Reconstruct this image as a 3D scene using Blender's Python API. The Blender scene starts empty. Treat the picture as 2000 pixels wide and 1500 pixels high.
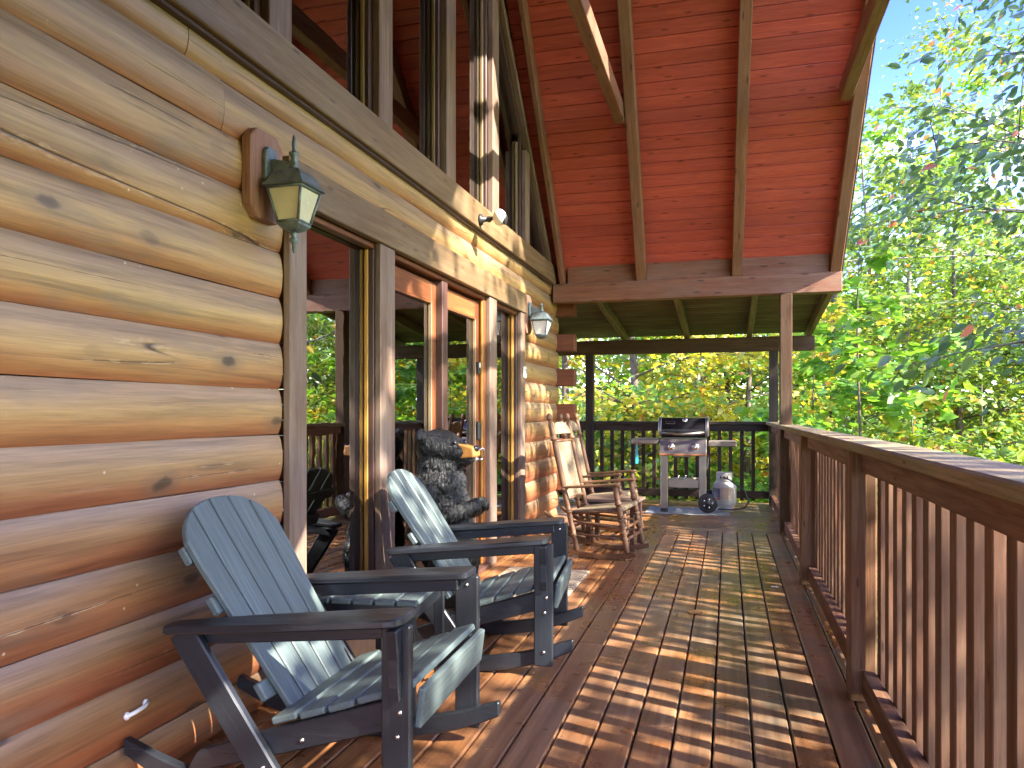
import bpy, bmesh, math, random
import numpy as np
from mathutils import Matrix, Vector

R = math.radians
random.seed(7)
SC = bpy.context.scene
COL = SC.collection

# ------------------------------------------------------------------ camera, sky, sun, exposure
F_PX, YAW, EYE = 1500.0, math.atan(422 / 1500.0), 1.2
cam_d = bpy.data.cameras.new('camera')
cam_d.sensor_width = 36.0
cam_d.lens = 36.0 * F_PX / 2000.0
cam_d.shift_y = 56 / 2000.0
cam_d.clip_start = 0.05
cam_d.clip_end = 500
cam = bpy.data.objects.new('camera', cam_d)
cam.location = (0, 0, EYE)
cam.rotation_euler = (R(90), 0, YAW)
COL.objects.link(cam)
SC.camera = cam

SUN_EL = R(37.5)
SUN_H = Vector((0.948, -0.318, 0)).normalized()
SUN_DIR = Vector((SUN_H.x * math.cos(SUN_EL), SUN_H.y * math.cos(SUN_EL), math.sin(SUN_EL)))
sun_d = bpy.data.lights.new('sun', 'SUN')
sun_d.energy = 3.1
sun_d.angle = R(0.53)
sun_d.color = (1.0, 0.93, 0.82)
sun = bpy.data.objects.new('sun', sun_d)
sun.rotation_euler = (-SUN_DIR).to_track_quat('-Z', 'Y').to_euler()
sun.location = SUN_DIR * 40
COL.objects.link(sun)

wld = bpy.data.worlds.new('World')
SC.world = wld
wld.use_nodes = True
wn, wl = wld.node_tree.nodes, wld.node_tree.links
wn.clear()
w_out = wn.new('ShaderNodeOutputWorld')
w_bg = wn.new('ShaderNodeBackground')
w_sky = wn.new('ShaderNodeTexSky')
w_sky.sky_type = 'NISHITA'
w_sky.sun_disc = False
w_sky.sun_elevation = SUN_EL
w_sky.sun_rotation = math.atan2(SUN_H.x, SUN_H.y)
w_sky.altitude = 300
w_tc = wn.new('ShaderNodeTexCoord')
w_map = wn.new('ShaderNodeMapping')
w_map.inputs['Scale'].default_value = (2.2, 2.2, 4.5)
w_map.inputs['Location'].default_value = (0.0, 0.0, 0.0)
w_no = wn.new('ShaderNodeTexNoise')
w_no.inputs['Scale'].default_value = 1.6
w_no.inputs['Detail'].default_value = 7
w_no.inputs['Roughness'].default_value = 0.55
w_rmp = wn.new('ShaderNodeValToRGB')
w_rmp.color_ramp.elements[0].position = 0.50
w_rmp.color_ramp.elements[1].position = 0.66
w_mix = wn.new('ShaderNodeMix')
w_mix.data_type = 'RGBA'
w_mix.inputs[7].default_value = (5.0, 5.3, 5.8, 1)     # sunlit cloud, in the sky texture's own units
wl.new(w_tc.outputs['Generated'], w_map.inputs[0])
wl.new(w_map.outputs[0], w_no.inputs['Vector'])
wl.new(w_no.outputs['Fac'], w_rmp.inputs[0])
wl.new(w_rmp.outputs['Color'], w_mix.inputs[0])
w_hs = wn.new('ShaderNodeHueSaturation')
w_hs.inputs['Saturation'].default_value = 1.5
w_hs.inputs['Hue'].default_value = 0.545
wl.new(w_sky.outputs[0], w_hs.inputs['Color'])
wl.new(w_hs.outputs[0], w_mix.inputs[6])
wl.new(w_mix.outputs[2], w_bg.inputs[0])
w_bg.inputs[1].default_value = 0.15
wl.new(w_bg.outputs[0], w_out.inputs[0])

SC.view_settings.view_transform = 'Standard'
SC.view_settings.look = 'None'
SC.view_settings.gamma = 1.0
SC.view_settings.use_curve_mapping = False
SC.view_settings.exposure = 3.32
SC.cycles.use_denoising = True
SC.cycles.max_bounces = 9
SC.cycles.diffuse_bounces = 6
SC.cycles.transparent_max_bounces = 12
SC.cycles.sample_clamp_indirect = 8
SC.cycles.caustics_reflective = False
SC.cycles.caustics_refractive = False

# ------------------------------------------------------------------ object helpers
WM = {}


def put(o, parent=None, M=None):
    M = M if M is not None else Matrix.Identity(4)
    COL.objects.link(o)
    if parent is not None:
        o.parent = parent
        o.matrix_basis = WM[parent.name].inverted() @ M
    else:
        o.matrix_basis = M
    WM[o.name] = M.copy()
    return o


def tag(o, label=None, cat=None, group=None, kind=None):
    if label: o['label'] = label
    if cat: o['category'] = cat
    if group: o['group'] = group
    if kind: o['kind'] = kind
    return o


def thing(name, label, cat, loc=(0, 0, 0), group=None):
    o = bpy.data.objects.new(name, None)
    o.empty_display_size = 0.1
    put(o, None, Matrix.Translation(loc))
    return tag(o, label, cat, group)


def mobj(name, me, m, parent=None, M=None):
    if m is not None and len(me.materials) == 0:
        me.materials.append(m)
    return put(bpy.data.objects.new(name, me), parent, M)


def mesh_from(name, vs, fs, smooth=False):
    me = bpy.data.meshes.new(name)
    me.from_pydata([tuple(v) for v in vs], [], fs)
    if smooth:
        me.polygons.foreach_set('use_smooth', [True] * len(me.polygons))
    me.update()
    return me


class MB:
    """collects shapes that become ONE mesh"""
    def __init__(s): s.v, s.f, s.s = [], [], []

    def add(s, vs, fs, smooth=False):
        n = len(s.v)
        s.v += [tuple(v) for v in vs]
        s.f += [tuple(i + n for i in f) for f in fs]
        s.s += [smooth] * len(fs)
        return s

    def box(s, c, d, M=None):
        x, y, z = d[0] / 2, d[1] / 2, d[2] / 2
        vs = [Vector((c[0] + a * x, c[1] + b * y, c[2] + e * z)) for a in (-1, 1) for b in (-1, 1) for e in (-1, 1)]
        if M: vs = [M @ v for v in vs]
        return s.add(vs, [(0, 1, 3, 2), (4, 6, 7, 5), (0, 4, 5, 1), (2, 3, 7, 6), (0, 2, 6, 4), (1, 5, 7, 3)])

    def tube(s, pts, rad, n=10, cap=True):
        pts = [Vector(p) for p in pts]
        if not hasattr(rad, '__len__'): rad = [rad] * len(pts)
        vs, fs = [], []
        t0 = (pts[1] - pts[0]).normalized()
        u = t0.orthogonal().normalized()
        for i, p in enumerate(pts):
            t = (pts[min(i + 1, len(pts) - 1)] - pts[max(i - 1, 0)]).normalized()
            u = (u - t * u.dot(t))
            u = u.normalized() if u.length > 1e-6 else t.orthogonal().normalized()
            w = t.cross(u)
            for k in range(n):
                a = 2 * math.pi * k / n
                vs.append(p + (u * math.cos(a) + w * math.sin(a)) * rad[i])
        for i in range(len(pts) - 1):
            for k in range(n):
                a, b = i * n + k, i * n + (k + 1) % n
                fs.append((a, b, b + n, a + n))
        if cap:
            fs.append(tuple(range(n - 1, -1, -1)))
            fs.append(tuple(range((len(pts) - 1) * n, len(pts) * n)))
        return s.add(vs, fs, True)

    def lathe(s, prof, n=16, M=None):
        vs, fs = [], []
        for r, z in prof:
            for k in range(n):
                a = 2 * math.pi * k / n
                vs.append(Vector((r * math.cos(a), r * math.sin(a), z)))
        for i in range(len(prof) - 1):
            for k in range(n):
                a, b = i * n + k, i * n + (k + 1) % n
                fs.append((a, b, b + n, a + n))
        fs.append(tuple(range(n - 1, -1, -1)))
        fs.append(tuple(range((len(prof) - 1) * n, len(prof) * n)))
        if M: vs = [M @ v for v in vs]
        return s.add(vs, fs, True)

    def ball(s, c, r, nu=14, nv=9, M=None):
        r = r if hasattr(r, '__len__') else (r, r, r)
        vs, fs = [], []
        for j in range(nv + 1):
            t = math.pi * j / nv
            for k in range(nu):
                a = 2 * math.pi * k / nu
                v = Vector((r[0] * math.sin(t) * math.cos(a), r[1] * math.sin(t) * math.sin(a), r[2] * math.cos(t)))
                if M: v = M @ v
                vs.append(v + Vector(c))
        for j in range(nv):
            for k in range(nu):
                a, b = j * nu + k, j * nu + (k + 1) % nu
                fs.append((a, a + nu, b + nu, b))
        return s.add(vs, fs, True)

    def prism(s, poly, t0, t1, axis='Y'):
        """poly in the plane across axis (Y: xz, Z: xy, X: yz)"""
        def p3(p, t):
            return {'Y': (p[0], t, p[1]), 'Z': (p[0], p[1], t), 'X': (t, p[0], p[1])}[axis]
        n = len(poly)
        vs = [p3(p, t0) for p in poly] + [p3(p, t1) for p in poly]
        fs = [tuple(range(n)), tuple(range(2 * n - 1, n - 1, -1))]
        fs += [(i, i + n, (i + 1) % n + n, (i + 1) % n) for i in range(n)]
        return s.add(vs, fs)

    def mesh(s, name, bevel=0.0, seg=1):
        me = bpy.data.meshes.new(name)
        me.from_pydata(s.v, [], s.f)
        me.polygons.foreach_set('use_smooth', s.s)
        me.update()
        bm = bmesh.new()
        bm.from_mesh(me)
        bmesh.ops.recalc_face_normals(bm, faces=bm.faces)
        if bevel > 0:
            es = [e for e in bm.edges if len(e.link_faces) == 2 and e.calc_face_angle(0) > 0.6]
            bmesh.ops.bevel(bm, geom=es, offset=bevel, segments=seg, affect='EDGES', profile=0.5)
        bm.to_mesh(me)
        bm.free()
        return me

    def build(s, name, m, parent=None, M=None, bevel=0.0, seg=1):
        return mobj(name, s.mesh(name, bevel, seg), m, parent, M)


_bc = {}


def box_mesh(L, w, t, m, ch=0.004, seg=1):
    k = (round(L, 4), round(w, 4), round(t, 4), m.name, ch)
    if k not in _bc:
        me = MB().box((0, 0, 0), (L, w, t)).mesh('board', ch, seg)
        me.materials.append(m)
        _bc[k] = me
    return _bc[k]


def frame(a, b, up):
    a, b = Vector(a), Vector(b)
    x = (b - a).normalized()
    z = Vector(up)
    z = (z - x * z.dot(x)).normalized()
    y = z.cross(x)
    M = Matrix((x, y, z)).transposed().to_4x4()
    M.translation = (a + b) / 2
    return M


def board(name, a, b, w, t, m, parent=None, up=(0, 0, 1), ch=0.004, seg=1):
    """timber from a to b; w across, t along up; the grain follows its length"""
    L = (Vector(b) - Vector(a)).length
    return put(bpy.data.objects.new(name, box_mesh(L, w, t, m, ch, seg)), parent, frame(a, b, up))


def bx(name, lo, hi, m, parent=None, ch=0.004, along=None):
    """axis-aligned timber between two corners, grain along its longest side"""
    lo, hi = Vector(lo), Vector(hi)
    d, c = hi - lo, (lo + hi) / 2
    ax = along if along is not None else max(range(3), key=lambda i: d[i])
    e = Vector((0, 0, 0)); e[ax] = d[ax] / 2
    up = (0, 0, 1) if ax != 2 else (1, 0, 0)
    uz = 2 if ax != 2 else 0
    uw = [i for i in range(3) if i not in (ax, uz)][0]
    return board(name, c - e, c + e, d[uw], d[uz], m, parent, up, ch)


def dup_tree(root, M, label=None, group=None):
    r = root.copy()
    COL.objects.link(r)
    r.matrix_basis = M
    WM[r.name] = M.copy()
    if label: r['label'] = label
    if group: r['group'] = group
    for ch in list(root.children):
        c = ch.copy(); COL.objects.link(c); c.parent = r
        for g in list(ch.children):
            d = g.copy(); COL.objects.link(d); d.parent = c
    return r


# ------------------------------------------------------------------ materials
def mat_base(name):
    m = bpy.data.materials.new(name)
    m.use_nodes = True
    nt = m.node_tree
    b = nt.nodes['Principled BSDF']
    return m, nt, b


def N(nt, kind, **kw):
    n = nt.nodes.new(kind)
    for k, v in kw.items():
        if k in n.inputs: n.inputs[k].default_value = v
        else: setattr(n, k, v)
    return n


def ramp(nt, fac, stops, interp='LINEAR'):
    r = nt.nodes.new('ShaderNodeValToRGB')
    cr = r.color_ramp
    cr.interpolation = interp
    while len(cr.elements) < len(stops): cr.elements.new(0.5)
    for e, (p, c) in zip(cr.elements, stops):
        e.position = p
        e.color = (c[0], c[1], c[2], 1) if hasattr(c, '__len__') else (c, c, c, 1)
    nt.links.new(fac, r.inputs[0])
    return r.outputs[0]


def mixc(nt, fac, a, b, mode='MIX'):
    m = nt.nodes.new('ShaderNodeMix')
    m.data_type = 'RGBA'
    m.blend_type = mode
    for sock, v in ((m.inputs[0], fac), (m.inputs[6], a), (m.inputs[7], b)):
        if isinstance(v, (int, float)): sock.default_value = v
        elif isinstance(v, tuple): sock.default_value = (v[0], v[1], v[2], 1)
        else: nt.links.new(v, sock)
    return m.outputs[2]


def mth(nt, op, a, b=None, clamp=False):
    m = nt.nodes.new('ShaderNodeMath')
    m.operation = op
    m.use_clamp = clamp
    for s, v in ((m.inputs[0], a), (m.inputs[1], b)):
        if v is None: continue
        if isinstance(v, (int, float)): s.default_value = v
        else: nt.links.new(v, s)
    return m.outputs[0]


def wood_coords(nt):
    tc = nt.nodes.new('ShaderNodeTexCoord')
    oi = nt.nodes.new('ShaderNodeObjectInfo')
    off = nt.nodes.new('ShaderNodeVectorMath'); off.operation = 'MULTIPLY_ADD'
    cmb = nt.nodes.new('ShaderNodeCombineXYZ')
    for i in range(3): nt.links.new(oi.outputs['Random'], cmb.inputs[i])
    nt.links.new(cmb.outputs[0], off.inputs[0])
    off.inputs[1].default_value = (37.1, 11.3, 23.7)
    nt.links.new(tc.outputs['Object'], off.inputs[2])
    return tc, oi, off.outputs[0]


def scaled(nt, vec, s):
    mp = nt.nodes.new('ShaderNodeMapping')
    mp.inputs['Scale'].default_value = s
    nt.links.new(vec, mp.inputs[0])
    return mp.outputs[0]


def noise(nt, vec, scale, detail=5, rough=0.55, dist=0.0):
    n = N(nt, 'ShaderNodeTexNoise', Scale=scale, Detail=detail, Roughness=rough, Distortion=dist)
    nt.links.new(vec, n.inputs['Vector'])
    return n.outputs['Fac']


def knots(nt, vec, sx, sy, size):
    v = N(nt, 'ShaderNodeTexVoronoi', Scale=1.0)
    v.voronoi_dimensions = '2D'
    sp_ = nt.nodes.new('ShaderNodeSeparateXYZ'); nt.links.new(vec, sp_.inputs[0])
    cb_ = nt.nodes.new('ShaderNodeCombineXYZ')
    nt.links.new(mth(nt, 'MULTIPLY', sp_.outputs[0], sx), cb_.inputs[0])
    nt.links.new(mth(nt, 'MULTIPLY', mth(nt, 'ADD', sp_.outputs[1], sp_.outputs[2]), sy), cb_.inputs[1])
    nt.links.new(cb_.outputs[0], v.inputs['Vector'])
    return v, ramp(nt, v.outputs['Distance'], [(0.0, 1.0), (size * 0.6, 0.8), (size, 0.0)])


def wood(name, base, dark, light, rough=0.55, grain=1.0, knot=0.0, var=0.25, grey=None, greyamt=0.4, coat=0.0, bump=0.25, spec=0.4):
    m, nt, b = mat_base(name)
    tc, oi, vec = wood_coords(nt)
    big = noise(nt, scaled(nt, vec, (0.9, 5, 5)), 1.3, 4)
    g1 = noise(nt, scaled(nt, vec, (1.6 * grain, 34 * grain, 34 * grain)), 1.0, 6, 0.6, 0.35)
    g2 = noise(nt, scaled(nt, vec, (7, 190, 190)), 1.0, 3, 0.6)
    c = ramp(nt, g1, [(0.28, dark), (0.5, base), (0.74, light)])
    c = mixc(nt, ramp(nt, big, [(0.35, 0.0), (0.7, 0.7)]), c, dark)
    if grey:
        gm = ramp(nt, noise(nt, scaled(nt, vec, (1.1, 3.5, 3.5)), 1.9, 5), [(0.42, 0.0), (0.66, greyamt)])
        c = mixc(nt, gm, c, grey)
    if knot > 0:
        _, k = knots(nt, vec, 1.7, 7.5, knot)
        c = mixc(nt, mth(nt, 'MULTIPLY', k, 0.8), c, tuple(x * 0.28 for x in dark))
    fine = ramp(nt, g2, [(0.3, 0.72), (0.7, 1.15)])
    c = mixc(nt, 1.0, c, fine, 'MULTIPLY')
    vr = ramp(nt, oi.outputs['Random'], [(0, 1 - var), (1, 1 + var * 0.6)])
    c = mixc(nt, 1.0, c, vr, 'MULTIPLY')
    nt.links.new(c, b.inputs['Base Color'])
    rr = ramp(nt, g1, [(0.3, min(1, rough + 0.12)), (0.7, max(0.05, rough - 0.1))])
    nt.links.new(rr, b.inputs['Roughness'])
    b.inputs['Specular IOR Level'].default_value = spec
    if coat:
        b.inputs['Coat Weight'].default_value = coat
        b.inputs['Coat Roughness'].default_value = 0.18
    bp = N(nt, 'ShaderNodeBump', Strength=bump, Distance=0.004)
    nt.links.new(mth(nt, 'ADD', g1, mth(nt, 'MULTIPLY', g2, 0.5)), bp.inputs['Height'])
    nt.links.new(bp.outputs[0], b.inputs['Normal'])
    return m


def log_mat():
    m, nt, b = mat_base('log_stain')
    tc, oi, vec = wood_coords(nt)
    sep = nt.nodes.new('ShaderNodeSeparateXYZ')
    nt.links.new(tc.outputs['Object'], sep.inputs[0])
    gp = nt.nodes.new('ShaderNodeNewGeometry')
    sg = nt.nodes.new('ShaderNodeSeparateXYZ')
    nt.links.new(gp.outputs['Position'], sg.inputs[0])
    n1 = noise(nt, scaled(nt, vec, (0.8, 6, 6)), 1.2, 5)
    g1 = noise(nt, scaled(nt, vec, (1.3, 30, 30)), 1.0, 7, 0.62, 0.4)
    g2 = noise(nt, scaled(nt, vec, (6, 170, 170)), 1.0, 3)
    # stain by height: greyer crown (wear plus painted sky sheen), golden belly, redder underside
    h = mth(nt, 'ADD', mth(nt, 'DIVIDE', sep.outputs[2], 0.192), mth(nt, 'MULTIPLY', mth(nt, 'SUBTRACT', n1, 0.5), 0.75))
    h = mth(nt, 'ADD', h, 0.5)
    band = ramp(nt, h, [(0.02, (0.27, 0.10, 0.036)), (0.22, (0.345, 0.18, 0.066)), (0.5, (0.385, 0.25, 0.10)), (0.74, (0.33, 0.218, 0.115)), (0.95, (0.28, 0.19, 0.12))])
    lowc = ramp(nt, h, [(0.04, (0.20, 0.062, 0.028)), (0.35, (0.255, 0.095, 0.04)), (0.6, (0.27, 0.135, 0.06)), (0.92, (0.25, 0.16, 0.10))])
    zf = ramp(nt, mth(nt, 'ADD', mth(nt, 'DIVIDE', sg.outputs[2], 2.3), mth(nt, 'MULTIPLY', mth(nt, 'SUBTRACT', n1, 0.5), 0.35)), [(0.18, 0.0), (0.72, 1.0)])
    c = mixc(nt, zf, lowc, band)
    c = mixc(nt, 1.0, c, ramp(nt, g1, [(0.3, 0.6), (0.5, 1.0), (0.72, 1.28)]), 'MULTIPLY')
    c = mixc(nt, 1.0, c, ramp(nt, g2, [(0.3, 0.86), (0.7, 1.1)]), 'MULTIPLY')
    # blue-grey stain patches
    gm = ramp(nt, noise(nt, scaled(nt, vec, (1.5, 7, 7)), 1.4, 6), [(0.58, 0.0), (0.74, 0.6)])
    c = mixc(nt, gm, c, (0.17, 0.125, 0.085))
    # knots with a soft halo
    wv = nt.nodes.new('ShaderNodeVectorMath'); wv.operation = 'ADD'
    nz = N(nt, 'ShaderNodeTexNoise', Scale=9.0, Detail=3.0)
    nt.links.new(vec, nz.inputs['Vector'])
    sc_ = nt.nodes.new('ShaderNodeVectorMath'); sc_.operation = 'SCALE'; sc_.inputs['Scale'].default_value = 0.035
    nt.links.new(nz.outputs['Color'], sc_.inputs[0])
    nt.links.new(vec, wv.inputs[0]); nt.links.new(sc_.outputs[0], wv.inputs[1])
    v, k = knots(nt, wv.outputs[0], 2.2, 5.0, 0.11)
    halo = ramp(nt, v.outputs['Distance'], [(0.08, 0.55), (0.26, 0.0)])
    rnd = nt.nodes.new('ShaderNodeSeparateColor'); nt.links.new(v.outputs['Color'], rnd.inputs[0])
    on = ramp(nt, rnd.outputs[0], [(0.42, 0.0), (0.9, 1.0)])
    c = mixc(nt, mth(nt, 'MULTIPLY', halo, on), c, (0.13, 0.09, 0.06))
    c = mixc(nt, mth(nt, 'MULTIPLY', mth(nt, 'MULTIPLY', k, on), 0.9), c, (0.04, 0.024, 0.014))
    # drying checks: long hairline cracks, some with pale flaked edges
    cn = noise(nt, scaled(nt, vec, (0.22, 6.5, 6.5)), 1.0, 1.2, 0.35, 0.0)
    cd = mth(nt, 'ABSOLUTE', mth(nt, 'SUBTRACT', cn, 0.52))
    cm = ramp(nt, noise(nt, scaled(nt, vec, (0.7, 2, 2)), 1.1, 2), [(0.46, 0.0), (0.51, 1.0)])
    crack = mth(nt, 'MULTIPLY', ramp(nt, cd, [(0.0, 1.0), (0.0022, 0.9), (0.0042, 0.0)]), cm)
    flake = mth(nt, 'MULTIPLY', mth(nt, 'MULTIPLY', ramp(nt, cd, [(0.005, 1.0), (0.018, 0.0)]), cm), ramp(nt, noise(nt, scaled(nt, vec, (14, 60, 60)), 1.0, 4), [(0.52, 0.0), (0.62, 0.75)]))
    c = mixc(nt, flake, c, (0.52, 0.37, 0.2))
    c = mixc(nt, crack, c, (0.03, 0.014, 0.008))
    # pale scuffs and drips
    sf = ramp(nt, noise(nt, scaled(nt, vec, (38, 7, 7)), 1.0, 5, 0.7), [(0.70, 0.0), (0.76, 0.55)])
    c = mixc(nt, mth(nt, 'MULTIPLY', sf, ramp(nt, n1, [(0.5, 0.0), (0.6, 0.8)])), c, (0.55, 0.43, 0.28))
    sp = N(nt, 'ShaderNodeTexVoronoi', Scale=14.0); nt.links.new(vec, sp.inputs['Vector'])
    sps = nt.nodes.new('ShaderNodeSeparateColor'); nt.links.new(sp.outputs['Color'], sps.inputs[0])
    spot = mth(nt, 'MULTIPLY', ramp(nt, sp.outputs['Distance'], [(0.05, 0.8), (0.075, 0.0)]), ramp(nt, sps.outputs[1], [(0.74, 0.0), (0.75, 1.0)]))
    c = mixc(nt, spot, c, (0.6, 0.5, 0.36))
    nt.links.new(c, b.inputs['Base Color'])
    nt.links.new(ramp(nt, g1, [(0.3, 0.5), (0.7, 0.36)]), b.inputs['Roughness'])
    b.inputs['Specular IOR Level'].default_value = 0.45
    bp = N(nt, 'ShaderNodeBump', Strength=0.35, Distance=0.004)
    hh = mth(nt, 'SUBTRACT', mth(nt, 'ADD', g1, mth(nt, 'MULTIPLY', g2, 0.4)), mth(nt, 'MULTIPLY', crack, 2.5))
    nt.links.new(hh, bp.inputs['Height'])
    nt.links.new(bp.outputs[0], b.inputs['Normal'])
    return m


def deck_mat():
    m, nt, b = mat_base('deck_stain')
    tc, oi, vec = wood_coords(nt)
    gp = nt.nodes.new('ShaderNodeNewGeometry')
    g1 = noise(nt, scaled(nt, vec, (0.8, 24, 24)), 1.0, 5, 0.55, 0.15)
    g2 = noise(nt, scaled(nt, vec, (5, 160, 160)), 1.0, 3)
    wear = noise(nt, scaled(nt, gp.outputs['Position'], (1.0, 0.55, 1.0)), 1.5, 6, 0.62)
    wear2 = noise(nt, gp.outputs['Position'], 5.0, 6, 0.65)
    c = ramp(nt, g1, [(0.26, (0.13, 0.046, 0.016)), (0.5, (0.27, 0.105, 0.034)), (0.75, (0.37, 0.17, 0.062))])
    wm = ramp(nt, mth(nt, 'ADD', mth(nt, 'MULTIPLY', wear, 0.7), mth(nt, 'MULTIPLY', wear2, 0.3)), [(0.38, 0.0), (0.58, 0.9)])
    sep = nt.nodes.new('ShaderNodeSeparateXYZ'); nt.links.new(gp.outputs['Position'], sep.inputs[0])
    # the walked-on, rained-on outer half has lost more of its stain
    wm = mth(nt, 'MULTIPLY', wm, ramp(nt, mth(nt, 'DIVIDE', mth(nt, 'ADD', sep.outputs[0], 1.4), 1.9), [(0.1, 0.15), (0.8, 1.0)]))
    grey = ramp(nt, g1, [(0.3, (0.085, 0.075, 0.054)), (0.7, (0.19, 0.17, 0.122))])
    c = mixc(nt, wm, c, grey)
    c = mixc(nt, 1.0, c, ramp(nt, g2, [(0.3, 0.8), (0.7, 1.12)]), 'MULTIPLY')
    _, k = knots(nt, vec, 1.1, 8.0, 0.1)
    c = mixc(nt, mth(nt, 'MULTIPLY', k, 0.0), c, (0.05, 0.02, 0.01))
    vr = ramp(nt, oi.outputs['Random'], [(0, 0.8), (1, 1.12)])
    c = mixc(nt, 1.0, c, vr, 'MULTIPLY')
    # grit
    sp = N(nt, 'ShaderNodeTexVoronoi', Scale=34.0); nt.links.new(gp.outputs['Position'], sp.inputs['Vector'])
    sps = nt.nodes.new('ShaderNodeSeparateColor'); nt.links.new(sp.outputs['Color'], sps.inputs[0])
    grit = mth(nt, 'MULTIPLY', ramp(nt, sp.outputs['Distance'], [(0.10, 0.9), (0.16, 0.0)]), ramp(nt, sps.outputs[1], [(0.94, 0.0), (0.95, 1.0)]))
    c = mixc(nt, grit, c, (0.03, 0.025, 0.018))
    nt.links.new(c, b.inputs['Base Color'])
    rr = mth(nt, 'ADD', ramp(nt, wear2, [(0.3, 0.2), (0.7, 0.38)]), mth(nt, 'MULTIPLY', wm, 0.08))
    nt.links.new(rr, b.inputs['Roughness'])
    b.inputs['Specular IOR Level'].default_value = 0.5
    bp = N(nt, 'ShaderNodeBump', Strength=0.2, Distance=0.004)
    nt.links.new(mth(nt, 'ADD', g1, mth(nt, 'MULTIPLY', g2, 0.4)), bp.inputs['Height'])
    nt.links.new(bp.outputs[0], b.inputs['Normal'])
    return m


def plain(name, col, rough=0.5, metal=0.0, var=0.12, scale=30, bump=0.0, spec=0.5, stretch=(1, 1, 1)):
    m, nt, b = mat_base(name)
    tc = nt.nodes.new('ShaderNodeTexCoord')
    n = noise(nt, scaled(nt, tc.outputs['Object'], stretch), scale, 5, 0.6)
    c = ramp(nt, n, [(0.3, tuple(x * (1 - var) for x in col)), (0.7, tuple(min(1, x * (1 + var)) for x in col))])
    nt.links.new(c, b.inputs['Base Color'])
    nt.links.new(ramp(nt, n, [(0.3, min(1, rough * 1.15)), (0.7, rough * 0.85)]), b.inputs['Roughness'])
    b.inputs['Metallic'].default_value = metal
    b.inputs['Specular IOR Level'].default_value = spec
    if bump:
        bp = N(nt, 'ShaderNodeBump', Strength=bump, Distance=0.003)
        nt.links.new(n, bp.inputs['Height'])
        nt.links.new(bp.outputs[0], b.inputs['Normal'])
    return m


def glass_mat(name, ior=1.9, tint=0.75, wav=0.02):
    m = bpy.data.materials.new(name)
    m.use_nodes = True
    nt = m.node_tree
    nt.nodes.clear()
    out = nt.nodes.new('ShaderNodeOutputMaterial')
    mx = nt.nodes.new('ShaderNodeMixShader')
    tr = N(nt, 'ShaderNodeBsdfTransparent', Color=(tint, tint, tint, 1))
    gl = N(nt, 'ShaderNodeBsdfGlossy', Roughness=0.0, Color=(1, 1, 1, 1))
    fr = N(nt, 'ShaderNodeFresnel', IOR=ior)
    tc = nt.nodes.new('ShaderNodeTexCoord')
    nz = noise(nt, scaled(nt, tc.outputs['Object'], (1, 1, 2.5)), 5.0, 2)
    bp = N(nt, 'ShaderNodeBump', Strength=wav, Distance=0.05)
    nt.links.new(nz, bp.inputs['Height'])
    nt.links.new(bp.outputs[0], gl.inputs['Normal'])
    nt.links.new(fr.outputs[0], mx.inputs[0])
    nt.links.new(tr.outputs[0], mx.inputs[1])
    nt.links.new(gl.outputs[0], mx.inputs[2])
    nt.links.new(mx.outputs[0], out.inputs[0])
    return m


def leaf_mat(name, stops, trans=0.45, rough=0.45):
    m = bpy.data.materials.new(name)
    m.use_nodes = True
    nt = m.node_tree
    nt.nodes.clear()
    out = nt.nodes.new('ShaderNodeOutputMaterial')
    at = nt.nodes.new('ShaderNodeAttribute'); at.attribute_name = 'tone'
    c = ramp(nt, at.outputs['Fac'], stops)
    df = N(nt, 'ShaderNodeBsdfPrincipled', Roughness=rough)
    df.inputs['Specular IOR Level'].default_value = 0.55
    tl = nt.nodes.new('ShaderNodeBsdfTranslucent')
    warm = mixc(nt, 1.0, c, (1.25, 1.15, 0.45), 'MULTIPLY')
    nt.links.new(c, df.inputs['Base Color'])
    nt.links.new(warm, tl.inputs['Color'])
    mx = nt.nodes.new('ShaderNodeMixShader'); mx.inputs[0].default_value = trans
    nt.links.new(df.outputs[0], mx.inputs[1]); nt.links.new(tl.outputs[0], mx.inputs[2])
    nt.links.new(mx.outputs[0], out.inputs[0])
    return m


M = {}
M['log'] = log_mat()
M['deck'] = deck_mat()
M['end'] = wood('log_end_grain', (0.19, 0.062, 0.028), (0.12, 0.035, 0.016), (0.25, 0.09, 0.04), 0.6, 1.5)
M['casing'] = wood('casing_brown', (0.20, 0.125, 0.085), (0.125, 0.075, 0.05), (0.27, 0.185, 0.135), 0.6, 1.2, 0.0, 0.12, (0.26, 0.20, 0.155), 0.6)
M['sill'] = wood('sill_olive', (0.20, 0.125, 0.06), (0.13, 0.075, 0.034), (0.26, 0.175, 0.09), 0.55, 1.2, 0.06, 0.1, (0.22, 0.16, 0.09), 0.5)
M['jamb'] = wood('jamb_dark', (0.085, 0.042, 0.034), (0.05, 0.024, 0.02), (0.12, 0.062, 0.048), 0.45, 1.2)
M['red_wood'] = wood('door_red_wood', (0.24, 0.085, 0.03), (0.14, 0.042, 0.016), (0.33, 0.135, 0.05), 0.38, 0.9)
M['tan_post'] = wood('tan_post', (0.34, 0.23, 0.115), (0.25, 0.16, 0.075), (0.42, 0.3, 0.16), 0.5, 1.0)
M['raw_pine'] = wood('raw_pine', (0.58, 0.31, 0.06), (0.46, 0.22, 0.04), (0.66, 0.4, 0.1), 0.5, 0.7, 0.08)
M['soffit'] = wood('soffit_red', (0.58, 0.105, 0.068), (0.45, 0.072, 0.05), (0.66, 0.145, 0.092), 0.55, 0.8, 0.07, 0.16, (0.40, 0.085, 0.085), 0.35)
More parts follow.
